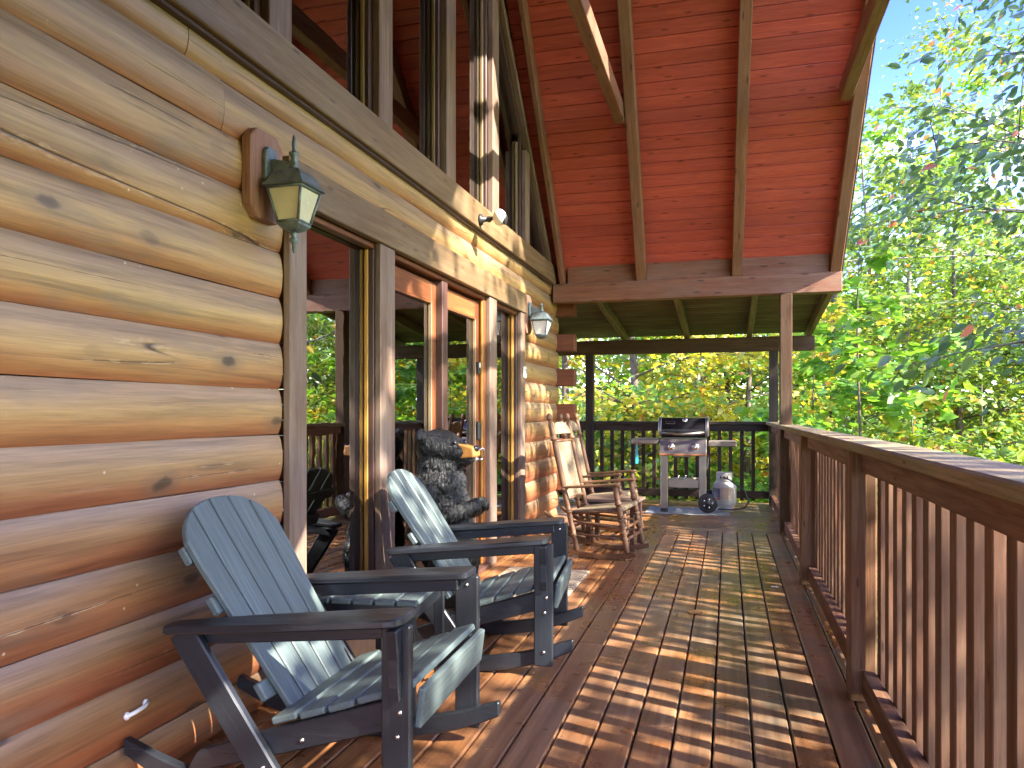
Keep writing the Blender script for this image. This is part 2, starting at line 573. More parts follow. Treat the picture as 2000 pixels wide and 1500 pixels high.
M['rafter'] = wood('rafter_brown', (0.25, 0.115, 0.065), (0.165, 0.07, 0.04), (0.33, 0.17, 0.1), 0.55, 1.0, 0.07, 0.15, (0.26, 0.15, 0.10), 0.5)
M['beam'] = wood('beam_brown', (0.27, 0.105, 0.05), (0.18, 0.065, 0.03), (0.33, 0.145, 0.072), 0.55, 0.8, 0.08, 0.12, (0.24, 0.165, 0.11), 0.5)
M['lowroof'] = wood('lean_to_boards', (0.12, 0.062, 0.03), (0.06, 0.032, 0.018), (0.2, 0.115, 0.055), 0.6, 0.9, 0.0, 0.25, (0.15, 0.14, 0.065), 0.7)
M['lowraft'] = wood('lean_to_rafter', (0.19, 0.13, 0.06), (0.11, 0.07, 0.03), (0.27, 0.2, 0.1), 0.6, 1.0, 0.05, 0.15, (0.2, 0.19, 0.09), 0.6)
M['post'] = wood('post_brown', (0.10, 0.055, 0.03), (0.058, 0.03, 0.017), (0.15, 0.09, 0.055), 0.55, 1.1, 0.05, 0.15, (0.10, 0.07, 0.045), 0.5, 0, 0.25, 0.15)
M['rail'] = wood('rail_brown', (0.19, 0.088, 0.046), (0.11, 0.048, 0.025), (0.27, 0.14, 0.078), 0.68, 1.4, 0.05, 0.25, (0.17, 0.11, 0.065), 0.5, 0, 0.25, 0.22)
M['cap'] = wood('rail_cap', (0.27, 0.20, 0.115), (0.17, 0.12, 0.065), (0.36, 0.28, 0.18), 0.65, 1.2, 0.05, 0.1, (0.2, 0.19, 0.09), 0.6, 0, 0.25, 0.25)
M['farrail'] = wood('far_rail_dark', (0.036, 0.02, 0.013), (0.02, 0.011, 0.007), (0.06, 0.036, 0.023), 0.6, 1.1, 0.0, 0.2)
M['slate'] = wood('sky_lit_lumber', (0.115, 0.15, 0.145), (0.092, 0.122, 0.118), (0.14, 0.18, 0.172), 0.46, 2.2, 0, 0.06, None, 0, 0, 0.12, 0.5)  # lighter copy of the chair grey, sky light on the slats painted in
M['black_lumber'] = wood('charcoal_lumber', (0.017, 0.020, 0.025), (0.012, 0.014, 0.018), (0.026, 0.029, 0.034), 0.34, 2.2, 0, 0.08, None, 0, 0, 0.12, 0.55)
M['bolt'] = plain('bolt_steel', (0.7, 0.68, 0.65), 0.25, 1.0)
M['chair_wood'] = wood('rocker_wood', (0.17, 0.082, 0.036), (0.10, 0.045, 0.02), (0.24, 0.125, 0.06), 0.45, 1.0, 0, 0.15, (0.17, 0.105, 0.07), 0.4)
M['steel'] = plain('brushed_steel', (0.24, 0.21, 0.18), 0.42, 1.0, 0.15, 12, 0.05, 0.5, (1, 1, 30))
M['table_steel'] = plain('grill_table', (0.22, 0.18, 0.145), 0.5, 0.5, 0.1, 10)
M['enamel'] = plain('black_enamel', (0.012, 0.012, 0.015), 0.12, 0.0, 0.1, 8)
M['black_plastic'] = plain('black_plastic', (0.02, 0.02, 0.022), 0.5, 0, 0.2, 40)
M['tank'] = plain('tank_paint', (0.40, 0.385, 0.35), 0.35, 0, 0.12, 9)
M['white'] = plain('white_plastic', (0.78, 0.77, 0.75), 0.35, 0, 0.04, 6)
M['label_dark'] = plain('label_dark', (0.10, 0.10, 0.16), 0.4, 0, 0.5, 18)
M['label_red'] = plain('label_red', (0.4, 0.05, 0.04), 0.4, 0, 0.2, 18)
M['label_pale'] = plain('label_pale', (0.4, 0.3, 0.24), 0.4, 0, 0.1, 18)
M['verdigris'] = plain('lantern_metal', (0.13, 0.165, 0.17), 0.42, 0.35, 0.4, 26, 0.15)
M['frost'] = plain('frosted_pane', (0.60, 0.57, 0.40), 0.25, 0, 0.12, 9)
M['mount'] = wood('mount_block', (0.30, 0.15, 0.10), (0.21, 0.095, 0.062), (0.38, 0.21, 0.15), 0.65, 2.0, 0, 0.1, (0.33, 0.2, 0.15), 0.6, 0, 0.5)
M['glass'] = glass_mat('window_glass', 4.3, 0.95, 0.004)
M['upper_glass'] = glass_mat('upper_glass', 4.2, 0.9, 0.004)
M['teal'] = plain('teal_plastic', (0.03, 0.3, 0.33), 0.4)
M['muzzle'] = plain('bear_muzzle', (0.36, 0.16, 0.04), 0.5, 0, 0.25, 30, 0.3, 0.4, (1, 1, 0.3))
M['rubber'] = plain('wheel_rubber', (0.018, 0.018, 0.02), 0.5, 0, 0.2, 20)
M['twig'] = plain('twig_bark', (0.05, 0.035, 0.028), 0.8, 0, 0.3, 60, 0.4)
M['bark'] = plain('tree_bark', (0.13, 0.105, 0.08), 0.85, 0, 0.45, 9, 0.6, 0.2, (3, 3, 0.6))
M['pale_bark'] = plain('pale_bark', (0.24, 0.22, 0.19), 0.85, 0, 0.4, 7, 0.6, 0.2, (3, 3, 0.8))
M['interior'] = plain('room_paint', (0.22, 0.12, 0.075), 0.8, 0, 0.2, 4)
M['blind'] = plain('bamboo_shade', (0.24, 0.14, 0.085), 0.7, 0, 0.3, 6, 0.3, 0.3, (1, 1, 40))
M['headrail'] = plain('shade_headrail', (0.32, 0.36, 0.36), 0.4)
M['bead'] = plain('glazing_bead', (0.30, 0.20, 0.12), 0.4)
M['cord'] = plain('shade_cord', (0.6, 0.5, 0.42), 0.7)
M['shingle'] = plain('roof_shingle', (0.05, 0.045, 0.04), 0.9, 0, 0.3, 20)
M['stump'] = plain('stump_wood', (0.33, 0.19, 0.10), 0.6, 0, 0.4, 14, 0.5, 0.3, (1, 1, 0.25))
M['fallen'] = plain('fallen_leaf', (0.42, 0.22, 0.05), 0.6, 0, 0.3, 60)
M['paper'] = plain('white_scrap', (0.7, 0.68, 0.62), 0.6)


def weave_mat(name, a, b_, sx, sy, rough=0.7):
    m, nt, b = mat_base(name)
    tc = nt.nodes.new('ShaderNodeTexCoord')
    sp = nt.nodes.new('ShaderNodeSeparateXYZ')
    nt.links.new(tc.outputs['Object'], sp.inputs[0])
    s1 = mth(nt, 'SINE', mth(nt, 'MULTIPLY', sp.outputs[0], sx))
    s2 = mth(nt, 'SINE', mth(nt, 'MULTIPLY', sp.outputs[1], sy))
    w = mth(nt, 'MULTIPLY', s1, s2)
    n = noise(nt, tc.outputs['Object'], 40, 4)
    f = mth(nt, 'ADD', mth(nt, 'MULTIPLY', w, 0.35), n)
    c = ramp(nt, f, [(0.2, a), (0.75, b_)])
    nt.links.new(c, b.inputs['Base Color'])
    b.inputs['Roughness'].default_value = rough
    bp = N(nt, 'ShaderNodeBump', Strength=0.6, Distance=0.004)
    nt.links.new(f, bp.inputs['Height'])
    nt.links.new(bp.outputs[0], b.inputs['Normal'])
    return m


M['weave'] = weave_mat('woven_rush', (0.13, 0.095, 0.05), (0.29, 0.22, 0.13), 420, 420)
M['door_mat'] = weave_mat('door_mat', (0.24, 0.185, 0.12), (0.44, 0.36, 0.25), 30, 160, 0.9)
M['grill_mat'] = weave_mat('grill_mat', (0.15, 0.17, 0.17), (0.34, 0.36, 0.34), 90, 90, 0.6)


def fur_mat():
    m, nt, b = mat_base('black_carved_fur')
    tc = nt.nodes.new('ShaderNodeTexCoord')
    n = noise(nt, scaled(nt, tc.outputs['Object'], (95, 95, 13)), 1.0, 4, 0.6, 0.9)
    c = ramp(nt, n, [(0.42, (0.001, 0.0012, 0.0015)), (0.6, (0.004, 0.005, 0.0055)), (0.8, (0.016, 0.018, 0.018))])
    nt.links.new(c, b.inputs['Base Color'])
    b.inputs['Roughness'].default_value = 0.33
    b.inputs['Specular IOR Level'].default_value = 0.5
    bp = N(nt, 'ShaderNodeBump', Strength=1.0, Distance=0.02)
    nt.links.new(n, bp.inputs['Height'])
    nt.links.new(bp.outputs[0], b.inputs['Normal'])
    return m


M['fur'] = fur_mat()


def ground_mat():
    m, nt, b = mat_base('forest_floor')
    gp = nt.nodes.new('ShaderNodeNewGeometry')
    n = noise(nt, gp.outputs['Position'], 0.5, 7, 0.65)
    n2 = noise(nt, gp.outputs['Position'], 6.0, 5, 0.65)
    c = ramp(nt, n, [(0.3, (0.10, 0.075, 0.035)), (0.48, (0.075, 0.11, 0.022)), (0.7, (0.11, 0.17, 0.03))])
    c = mixc(nt, 1.0, c, ramp(nt, n2, [(0.3, 0.6), (0.7, 1.3)]), 'MULTIPLY')
    nt.links.new(c, b.inputs['Base Color'])
    b.inputs['Roughness'].default_value = 0.95
    return m


M['ground'] = ground_mat()
GREEN = [(0.0, (0.075, 0.132, 0.046)), (0.45, (0.152, 0.268, 0.054)), (0.82, (0.295, 0.390, 0.063)), (0.95, (0.597, 0.480, 0.075)), (1.0, (0.597, 0.268, 0.075))]
M['leaf_mid'] = leaf_mat('leaf_yellow_green', GREEN, 0.5)
M['leaf_bright'] = leaf_mat('leaf_bright_green', [(0.0, (0.097, 0.232, 0.046)), (0.6, (0.196, 0.409, 0.063)), (0.93, (0.382, 0.497, 0.099)), (1.0, (0.597, 0.461, 0.099))], 0.5)
M['leaf_dark'] = leaf_mat('leaf_dark_green', [(0.0, (0.045, 0.095, 0.073)), (0.6, (0.097, 0.175, 0.073)), (0.93, (0.185, 0.270, 0.088)), (1.0, (0.439, 0.143, 0.110))], 0.4, 0.3)
M['leaf_gold'] = leaf_mat('leaf_gold', [(0.0, (0.192, 0.270, 0.050)), (0.5, (0.511, 0.484, 0.071)), (0.85, (0.620, 0.570, 0.071)), (1.0, (0.620, 0.291, 0.093))], 0.5)

# ------------------------------------------------------------------ setting: ground
XW = -1.835                 # seam line of the log wall
YC = 4.83                   # middle of the gable
ROOF_M = 1.05               # roof pitch (rise / run)


def terrain(x, y):
    r = math.hypot(x, y - 4)
    z = -2.3 + 0.25 * math.sin(x * 0.21 + 1) * math.cos(y * 0.17) + 0.12 * math.sin(x * 0.9 + y * 0.6)
    if y > 12: z += 0.045 * (y - 12)
    if r > 60: z -= 0.02 * (r - 60)
    return z


gx = np.concatenate([np.linspace(-260, -50, 12), np.linspace(-45, 55, 70), np.linspace(60, 260, 12)])
gy = np.concatenate([np.linspace(-260, -40, 12), np.linspace(-36, 70, 74), np.linspace(76, 300, 12)])
gv = [(x, y, terrain(x, y)) for y in gy for x in gx]
nx = len(gx)
gf = [(j * nx + i, j * nx + i + 1, (j + 1) * nx + i + 1, (j + 1) * nx + i) for j in range(len(gy) - 1) for i in range(nx - 1)]
tag(mobj('ground', mesh_from('ground', gv, gf, True), M['ground']), kind='structure')

# ------------------------------------------------------------------ setting: deck
deck = thing('deck', None, None, (-0.6, 4, -0.04))
del_keys = [k for k in ('label', 'category') if k in deck.keys()]
tag(deck, kind='structure')
DT = 0.036
edges = [0.507 - 0.1405 * k for k in range(0, 19)]
edges = [0.66] + edges
for i in range(len(edges) - 1):
    x1, x0 = edges[i] - 0.0042, edges[i + 1] + 0.0042
    if x0 < -2.0: break
    cut = 8.02
    # boards butt at staggered joints
    ys = [-3.2, cut] if i % 3 else [-3.2, 1.0 + 0.33 * i, cut]
    for a, b_ in zip(ys[:-1], ys[1:]):
        bx('deck_board', (x0, a + 0.0015, -DT), (x1, b_ - 0.0015, random.uniform(-0.0012, 0.0012)), M['deck'], deck, 0.005, 1)
y = cut + 0.004
while y < 10.6:
    y1 = y + 0.137
    bx('deck_board', (-4.6, y, -DT), (0.66, y1, random.uniform(-0.0012, 0.0012)), M['deck'], deck, 0.005, 0)
    y = y1 + 0.0045
for k in range(12):
    yy = -3.0 + k * 1.22
    bx('joist', (-2.1 if yy < 8.4 else -4.6, yy, -0.26), (0.62, yy + 0.04, -DT - 0.002), M['farrail'], deck)
bx('rim_joist', (0.63, -3.2, -0.28), (0.668, 10.62, -DT - 0.002), M['rail'], deck)
bx('rim_joist', (-4.6, 10.585, -0.28), (0.628, 10.62, -DT - 0.002), M['farrail'], deck)
for (px_, py_) in ((0.55, -1.0), (0.55, 3.45), (0.55, 7.99), (0.55, 10.5), (-1.83, 10.5), (-4.4, 10.5)):
    bx('pier_post', (px_ - 0.07, py_ - 0.07, -2.7), (px_ + 0.07, py_ + 0.07, -0.285), M['post'], deck)

for i in range(10):      # unseen skirting, added to keep light out from under the deck
    y0_ = -3.2 + i * 1.382
    bx('light_skirt', (0.669, y0_ + 0.002, -3.0), (0.69, y0_ + 1.38, -0.05), M['farrail'], deck, 0.003, 2)
for i in range(4):
    bx('light_skirt', (-4.6 + i * 1.32, 10.621, -3.0), (-4.6 + i * 1.32 + 1.316, 10.642, -0.05), M['farrail'], deck, 0.003, 2)
    bx('light_skirt', (-4.6 + i * 1.32, -3.24, -3.0), (-4.6 + i * 1.32 + 1.316, -3.21, -0.05), M['farrail'], deck, 0.003, 2)

# ------------------------------------------------------------------ the log cabin
cabin = thing('log_cabin', 'golden brown log cabin wall with tall gable windows and glass doors', 'cabin', (-3.0, 4.83, -0.3))
PITCH = 0.192
SEAM0 = 0.148
BULGE = 0.019


def log_mesh(L, p=PITCH, seed=0, nseg=None):
    rnd = random.Random(seed)
    nseg = nseg or max(2, int(L / 0.25))
    prof = []
    n = 11
    for i in range(n + 1):
        z = -p / 2 + p * i / n
        q = abs(z) / (p / 2)
        out = BULGE * (max(0.0, 1 - q ** 2.1)) ** 0.8
        prof.append((-out, z * 0.992))
    prof += [(0.10, p / 2 * 0.992), (0.10, -p / 2 * 0.992)]
    ph = [rnd.uniform(0, 6.28) for _ in range(4)]
    vs, fs = [], []
    m_ = len(prof)
    for j in range(nseg + 1):
        x = -L / 2 + L * j / nseg
        wob = 0.0025 * math.sin(x * 2.1 + ph[0]) + 0.0015 * math.sin(x * 5.3 + ph[1])
        wz = 0.0016 * math.sin(x * 3.1 + ph[2])
        for (o, z) in prof:
            vs.append((x, o + (wob if o < 0.05 else 0), z + wz))
    for j in range(nseg):
        for k in range(m_):
            a, b_ = j * m_ + k, j * m_ + (k + 1) % m_
            fs.append((a, b_, b_ + m_, a + m_))
    fs.append(tuple(range(m_ - 1, -1, -1)))
    fs.append(tuple(range(nseg * m_, (nseg + 1) * m_)))
    me = mesh_from('log', vs, fs)
    bm = bmesh.new(); bm.from_mesh(me)
    bmesh.ops.recalc_face_normals(bm, faces=bm.faces)
    for f in bm.faces: f.smooth = len(f.verts) == 4
    for e in bm.edges:
        if len(e.link_faces) == 2 and e.calc_face_angle(0) > 0.7: e.smooth = False
    bm.to_mesh(me); bm.free()
    return me


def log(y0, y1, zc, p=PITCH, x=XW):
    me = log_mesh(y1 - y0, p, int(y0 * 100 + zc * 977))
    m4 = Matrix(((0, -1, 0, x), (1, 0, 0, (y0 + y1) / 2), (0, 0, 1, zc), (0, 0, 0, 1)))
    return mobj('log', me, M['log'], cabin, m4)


OPEN0, OPEN1 = 2.87, 6.79          # outer edges of the glazed part
CORNER = 8.30
for k in range(-1, 12):
    z0 = SEAM0 + PITCH * k
    zc = z0 + PITCH / 2
    if k == -1: zc, p = 0.148 / 2 + 0.001, 0.142
    else: p = PITCH
    end = CORNER + (0.10 if k % 2 == 0 else 0.0)
    g = 0.002
    if k < 11:
        log(-3.2, OPEN0 - g, zc, p)
        log(OPEN1 + g, end, zc, p)
    else:
        log(-3.2, 2.48, zc, p); log(2.484, 5.9, zc, p); log(5.904, end, zc, p)
# the course that runs half under the sill board
zc = SEAM0 + PITCH * 12 + 0.07
log(-3.2, 2.28, zc, 0.14); log(2.284, CORNER + 0.1, zc, 0.14)
bx('foundation', (-2.02, -3.2, -3.0), (-1.90, CORNER, -0.04), M['farrail'], cabin, 0)  # unseen, added with the skirting to block light under the deck
# tails of the side wall's logs poking past the corner
for k in (11, 9, 7, 5, 3, 1):
    z0 = SEAM0 + PITCH * k
    bx('log_tail', (-2.3, CORNER + 0.002, z0 + 0.003), (-1.625, CORNER + 0.16, z0 + PITCH - 0.003), M['end'], cabin, 0.006)
for k in range(-1, 13):
    z0 = SEAM0 + PITCH * k
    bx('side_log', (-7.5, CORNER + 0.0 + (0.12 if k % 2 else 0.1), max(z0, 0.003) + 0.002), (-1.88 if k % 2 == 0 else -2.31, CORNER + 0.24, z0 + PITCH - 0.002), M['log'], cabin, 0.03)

# frame of the glazing
FRONT, GLZ = -1.785, -1.853
HEAD = 2.105
A0, A1 = 2.877, 3.012
B0, B1 = 3.757, 3.942
C0, C1 = 5.715, 5.90
D0, D1 = 6.645, 6.79
for (a, b_, zb) in ((A0, A1, 0.002), (B0, B1, 0.002), (C0, C1, 0.002), (D0, D1, 0.002)):
    bx('casing', (FRONT - 0.035, a, zb), (FRONT, b_, HEAD - 0.001), M['casing'], cabin, 0.004)
bx('header_board', (FRONT - 0.035, A0 - 0.02, HEAD + 0.001), (FRONT + 0.012, D1 + 0.02, 2.285), M['sill'], cabin, 0.005)
SILL0, SILL1 = 2.565, 2.757
bx('sill_board', (FRONT - 0.05, -3.2, SILL0), (FRONT + 0.018, 2.0, SILL1), M['sill'], cabin, 0.005)
bx('sill_board', (FRONT - 0.05, 2.003, SILL0), (FRONT + 0.018, 8.02, SILL1), M['sill'], cabin, 0.005)
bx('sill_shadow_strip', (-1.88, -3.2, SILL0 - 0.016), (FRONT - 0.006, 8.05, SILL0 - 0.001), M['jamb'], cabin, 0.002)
# solid core of the wall behind the logs, so no light leaks through the seams
bx('wall_core', (-2.02, -3.2, 0.0), (-1.945, A0 - 0.001, SILL0), M['interior'], cabin, 0)
bx('wall_core', (-2.02, D1 + 0.001, 0.0), (-1.945, CORNER, SILL0), M['interior'], cabin, 0)
bx('wall_core', (-2.02, A0 + 0.001, HEAD + 0.03), (-1.945, D1 - 0.001, SILL0 - 0.001), M['interior'], cabin, 0)


GDEEP = -1.878            # the glass sits behind the pale stops


def pane_quad(name, ys, parent, x=GLZ, mat_='glass'):
    """a pane of glass with 6 mm thickness; ys = list of (y, z) corners"""
    mb = MB().prism(ys, x - 0.006, x, 'X')
    return mb.build(name, M[mat_], parent)


def sidelight(a, b_, lab):
    w = bx('window', (GLZ - 0.03, a + 0.001, 0.06), (FRONT - 0.036, b_ - 0.001, 0.13), M['jamb'], cabin, 0.004)   # its sill carries the rest
    w['label'] = lab
    bx('jamb', (GLZ - 0.02, a - 0.02, 0.131), (FRONT - 0.036, a + 0.012, HEAD - 0.03), M['jamb'], w)
    bx('jamb', (GLZ + 0.001, b_ - 0.012, 0.131), (FRONT - 0.036, b_ + 0.03, HEAD - 0.03), M['jamb'], w)
    bx('head_jamb', (GLZ - 0.02, a + 0.001, HEAD - 0.029), (FRONT - 0.036, b_ - 0.001, HEAD - 0.001), M['red_wood'], w)
    bx('inner_jamb', (GDEEP + 0.001, b_ - 0.016, 0.131), (GLZ - 0.0005, b_ + 0.02, HEAD - 0.03), M['raw_pine'], w)
    bx('inner_jamb', (GDEEP + 0.001, a - 0.02, 0.131), (GLZ - 0.0205, a + 0.012, HEAD - 0.03), M['raw_pine'], w)
    bx('inner_head', (GDEEP - 0.04, a - 0.02, HEAD - 0.028), (GDEEP - 0.008, b_ + 0.02, HEAD + 0.02), M['raw_pine'], w)
    bx('inner_sill', (GDEEP - 0.08, a - 0.02, 0.06), (GDEEP - 0.008, b_ + 0.02, 0.128), M['raw_pine'], w)
    pane_quad('pane', [(a - 0.02, 0.12), (b_ + 0.02, 0.12), (b_ + 0.02, HEAD - 0.02), (a - 0.02, HEAD - 0.02)], w, GDEEP)
    return w


w1 = sidelight(A1, B0, 'tall side window nearest the camera with a rolled bamboo shade inside')
w2 = sidelight(C1, D0, 'narrow side window at the far side of the doors')

# rolled bamboo shades hanging inside the side windows
for (a, b_, lb) in ((A1, B0, 'rolled brown bamboo shade with cords inside the near side window'),
                    (C1, D0, 'rolled brown bamboo shade inside the far side window')):
    sh = thing('window_shade', lb, 'shade', (GDEEP - 0.04, (a + b_) / 2, HEAD - 0.4))
    bx('headrail', (GDEEP - 0.06, a + 0.03, HEAD - 0.10), (GDEEP - 0.012, b_ - 0.03, HEAD - 0.035), M['headrail'], sh, 0.006)
    pts = []
    for i in range(9):
        t = i / 8
        pts.append((a + 0.05 + (b_ - a - 0.16) * t, HEAD - 0.36 - 0.035 * math.sin(math.pi * t)))
    poly = [(a + 0.05, HEAD - 0.101)] + pts + [(b_ - 0.11, HEAD - 0.101)]
    MB().prism(poly, GDEEP - 0.055, GDEEP - 0.02, 'X').build('shade_roll', M['blind'], sh, None)
    for yy in (a + 0.2, b_ - 0.2):
        MB().tube([(GDEEP - 0.013, yy, HEAD - 0.1), (GDEEP - 0.0135, yy + 0.01, HEAD - 0.25), (GDEEP - 0.013, yy, HEAD - 0.43)], 0.005, 6).build('cord', M['cord'], sh)

# glazed doors
DX = -1.862          # outer face of the leaves


def door(a, b_, lab, lock):
    st, tr_, br = 0.085, 0.13, 0.22
    z0, z1 = 0.05, HEAD - 0.05
    d = bx('door', (DX - 0.045, b_ - st, z0), (DX, b_, z1), M['red_wood'], cabin, 0.005)      # the far stile carries the leaf
    d['label'] = lab
    bx('stile', (DX - 0.045, a, z0), (DX, a + st, z1), M['red_wood'], d, 0.005)
    bx('top_rail', (DX - 0.043, a + st + 0.001, z1 - tr_), (DX - 0.002, b_ - st - 0.001, z1), M['red_wood'], d, 0.004)
    bx('bottom_rail', (DX - 0.043, a + st + 0.001, z0), (DX - 0.002, b_ - st - 0.001, z0 + br), M['red_wood'], d, 0.004)
    for (p, q, r, s) in ((a + st, a + st + 0.014, z0 + br, z1 - tr_), (b_ - st - 0.014, b_ - st, z0 + br, z1 - tr_)):
        bx('glazing_bead', (DX - 0.018, p + 0.001, r + 0.001), (DX + 0.006, q - 0.001, s - 0.001), M['bead'], d, 0.002)
    bx('glazing_bead', (DX - 0.018, a + st + 0.001, z1 - tr_ - 0.014), (DX + 0.006, b_ - st - 0.001, z1 - tr_ - 0.001), M['red_wood'], d, 0.002)
    pane_quad('pane', [(a + st + 0.002, z0 + br + 0.002), (b_ - st - 0.002, z0 + br + 0.002), (b_ - st - 0.002, z1 - tr_ - 0.002), (a + st + 0.002, z1 - tr_ - 0.002)], d, DX - 0.02)
    if lock:
        yl = b_ - 0.045
        bx('keypad_lock', (DX + 0.0005, yl - 0.03, 0.99), (DX + 0.028, yl + 0.03, 1.13), M['black_plastic'], d, 0.008)
        MB().box((DX + 0.012, yl, 1.545), (0.022, 0.045, 0.09)).build('door_sensor', M['black_plastic'], d, None, 0.004)
        MB().box((DX + 0.0242, yl - 0.008, 1.565), (0.003, 0.012, 0.04)).box((DX + 0.0242, yl + 0.01, 1.565), (0.003, 0.012, 0.04)).build('sensor_mark', M['white'], d)
        mb = MB().tube([(DX, yl, 0.84), (DX + 0.05, yl, 0.845)], 0.011, 10)
        mb.tube([(DX + 0.05, yl, 0.845), (DX + 0.065, yl - 0.01, 0.88), (DX + 0.075, yl - 0.03, 0.915), (DX + 0.06, yl - 0.06, 0.93), (DX + 0.04, yl - 0.075, 0.91)], 0.008, 10)
        mb.lathe([(0.03, 0), (0.03, 0.006), (0.02, 0.01)], 16, Matrix.Translation((DX, yl, 0.84)) @ Matrix.Rotation(R(90), 4, 'Y'))
        mb.build('handle', M['bolt'], d)
    return d


MULL0, MULL1 = 4.765, 4.865
door(B1 + 0.03, MULL0 - 0.002, 'glazed red wood door leaf nearer the camera', False)
door(MULL1 + 0.002, C0 - 0.05, 'glazed red wood door leaf behind the bear, with keypad lock', True)
bx('door_post', (-1.912, MULL0, 0.03), (-1.818, MULL1, HEAD - 0.03), M['jamb'], cabin, 0.004)
bx('door_jamb', (-1.932, B1 - 0.03, 0.03), (FRONT - 0.036, B1 + 0.028, HEAD - 0.03), M['red_wood'], cabin, 0.004)
bx('door_jamb', (-1.932, C0 - 0.048, 0.03), (FRONT - 0.036, C0 + 0.04, HEAD - 0.03), M['red_wood'], cabin, 0.004)
bx('door_stop', (FRONT - 0.06, C0 - 0.056, 0.03), (FRONT - 0.045, C0 - 0.049, HEAD - 0.03), M['raw_pine'], cabin, 0.002)
bx('door_head', (-1.932, B1 + 0.001, HEAD - 0.029), (FRONT - 0.036, C0 - 0.001, HEAD - 0.001), M['red_wood'], cabin, 0.004)
bx('threshold', (-1.932, B1 + 0.001, 0.003), (FRONT + 0.01, C0 - 0.001, 0.028), M['jamb'], cabin, 0.004)
# open slat blinds behind the door glass
for (a, b_, lb) in ((B1 + 0.13, MULL0 - 0.1, 'thin pale slat blind inside the nearer door'), (MULL1 + 0.1, C0 - 0.15, 'thin pale slat blind inside the door behind the bear')):
    bl = thing('slat_blind', lb, 'blind', (DX - 0.07, (a + b_) / 2, 1.2))
    for i in range(22):
        z = 1.88 - i * 0.062
        MB().box((0, 0, 0), (0.02, b_ - a, 0.0022)).build('slat', M['headrail'], bl, Matrix.Translation((DX - 0.07, (a + b_) / 2, z)) @ Matrix.Rotation(R(4), 4, 'Y'))
    for yy in (a + 0.1, b_ - 0.1):
        MB().tube([(DX - 0.058, yy, 1.9), (DX - 0.058, yy, 0.5)], 0.0015, 5).build('ladder_cord', M['cord'], bl)

# upper gable glazing
S0 = SILL1


def gable_z(y):
    return S0 + 1.0 * min(7.80 - y, y - (2 * YC - 7.80))


MULS = [(2.72, 2.885), (3.735, 3.902), (4.75, 4.925), (5.78, 5.945), (6.80, 6.945)]
GY0 = 2 * YC - 7.80
for i, (a, b_) in enumerate(MULS):
    za, zb = gable_z(a), gable_z(b_)
    poly = [(a, S0 + 0.001), (b_, S0 + 0.001), (b_, zb - 0.001), (a, za - 0.001)]
    MB().prism(poly, FRONT - 0.04, FRONT + 0.004, 'X')
    mid = (a + b_) / 2
    mo = board('mullion', (FRONT - 0.018, mid, S0 + 0.001), (FRONT - 0.018, mid, min(za, zb) - 0.002), b_ - a, 0.044, M['casing'], cabin, (1, 0, 0))
    for yy in (a - 0.012, b_ + 0.012):
        board('jamb', (GLZ + 0.014, yy, S0 + 0.002), (GLZ + 0.014, yy, min(gable_z(yy - 0.02), gable_z(yy + 0.02)) - 0.004), 0.045, 0.026, M['jamb'], cabin, (1, 0, 0))
    for yy in (a + 0.0, b_ - 0.0):
        board('inner_post', (GLZ - 0.012, yy, S0 + 0.002), (GLZ - 0.012, yy, min(gable_z(yy - 0.05), gable_z(yy + 0.05)) - 0.03), 0.075, 0.024, M['tan_post'], cabin, (1, 0, 0))
ye = [GY0 + 0.1] + [v for ab in MULS for v in ab] + [7.72]
for i in range(0, len(ye), 2):
    a, b_ = ye[i], ye[i + 1]
    if i == 0:
        poly = [(a, S0 + 0.003), (b_, S0 + 0.003), (b_, gable_z(b_))]
    elif b_ > 7.5:
        poly = [(a, S0 + 0.003), (b_, S0 + 0.003), (b_, gable_z(b_)), (a, gable_z(a))]
    else:
        poly = [(a - 0.01, S0 + 0.003), (b_ + 0.01, S0 + 0.003), (b_ + 0.01, gable_z(b_)), (a - 0.01, gable_z(a))]
    w = pane_quad('gable_pane', poly, cabin, GDEEP, 'upper_glass')
# raking casing, its dark reveal and the log courses above it
for s in (1, -1):
    def yy_(y): return y if s > 0 else 2 * YC - y
    n = Vector((0, s, 1)).normalized()
    a = Vector((FRONT - 0.018, yy_(7.86), S0 - 0.0)); b_ = Vector((FRONT - 0.018, yy_(YC), S0 + 7.86 - YC))
    board('raking_casing', a + n * 0.012, b_ + n * 0.012, 0.05, 0.06, M['casing'], cabin, n)
    board('raking_jamb', a + Vector((-0.06, 0, 0)) - n * 0.03, b_ + Vector((-0.06, 0, 0)) - n * 0.03, 0.07, 0.06, M['jamb'], cabin, n)
for k in range(0, 17):
    z0 = SILL1 + PITCH * k
    ym = 7.96 - (z0 - S0)
    if ym < YC: break
    log(ym - 0.12, ym + 0.30, z0 + PITCH / 2, PITCH)
    log(2 * YC - ym - 0.30, 2 * YC - ym + 0.12, z0 + PITCH / 2, PITCH)
# the room behind the glass
bx('interior_floor', (-7.4, -3.2, -0.06), (-2.03, 8.28, 0.0), M['red_wood'], cabin, 0)
bx('interior_wall', (-7.5, -3.2, 0.002), (-7.41, 8.28, 6.0), M['interior'], cabin, 0)
bx('interior_wall', (-7.4, -3.3, 0.002), (-1.9, -3.21, 6.0), M['interior'], cabin, 0)
for s in (1, -1):
    e = 8.6 if s > 0 else 2 * YC - 8.6
    zt = lambda y: 2.86 + ROOF_M * (8 - y if s > 0 else y - (2 * YC - 8))
    board('interior_ceiling', (-4.675, e, zt(e)), (-4.675, YC, zt(YC)), 5.45, 0.03, M['interior'], cabin, (0, s, 1), 0)

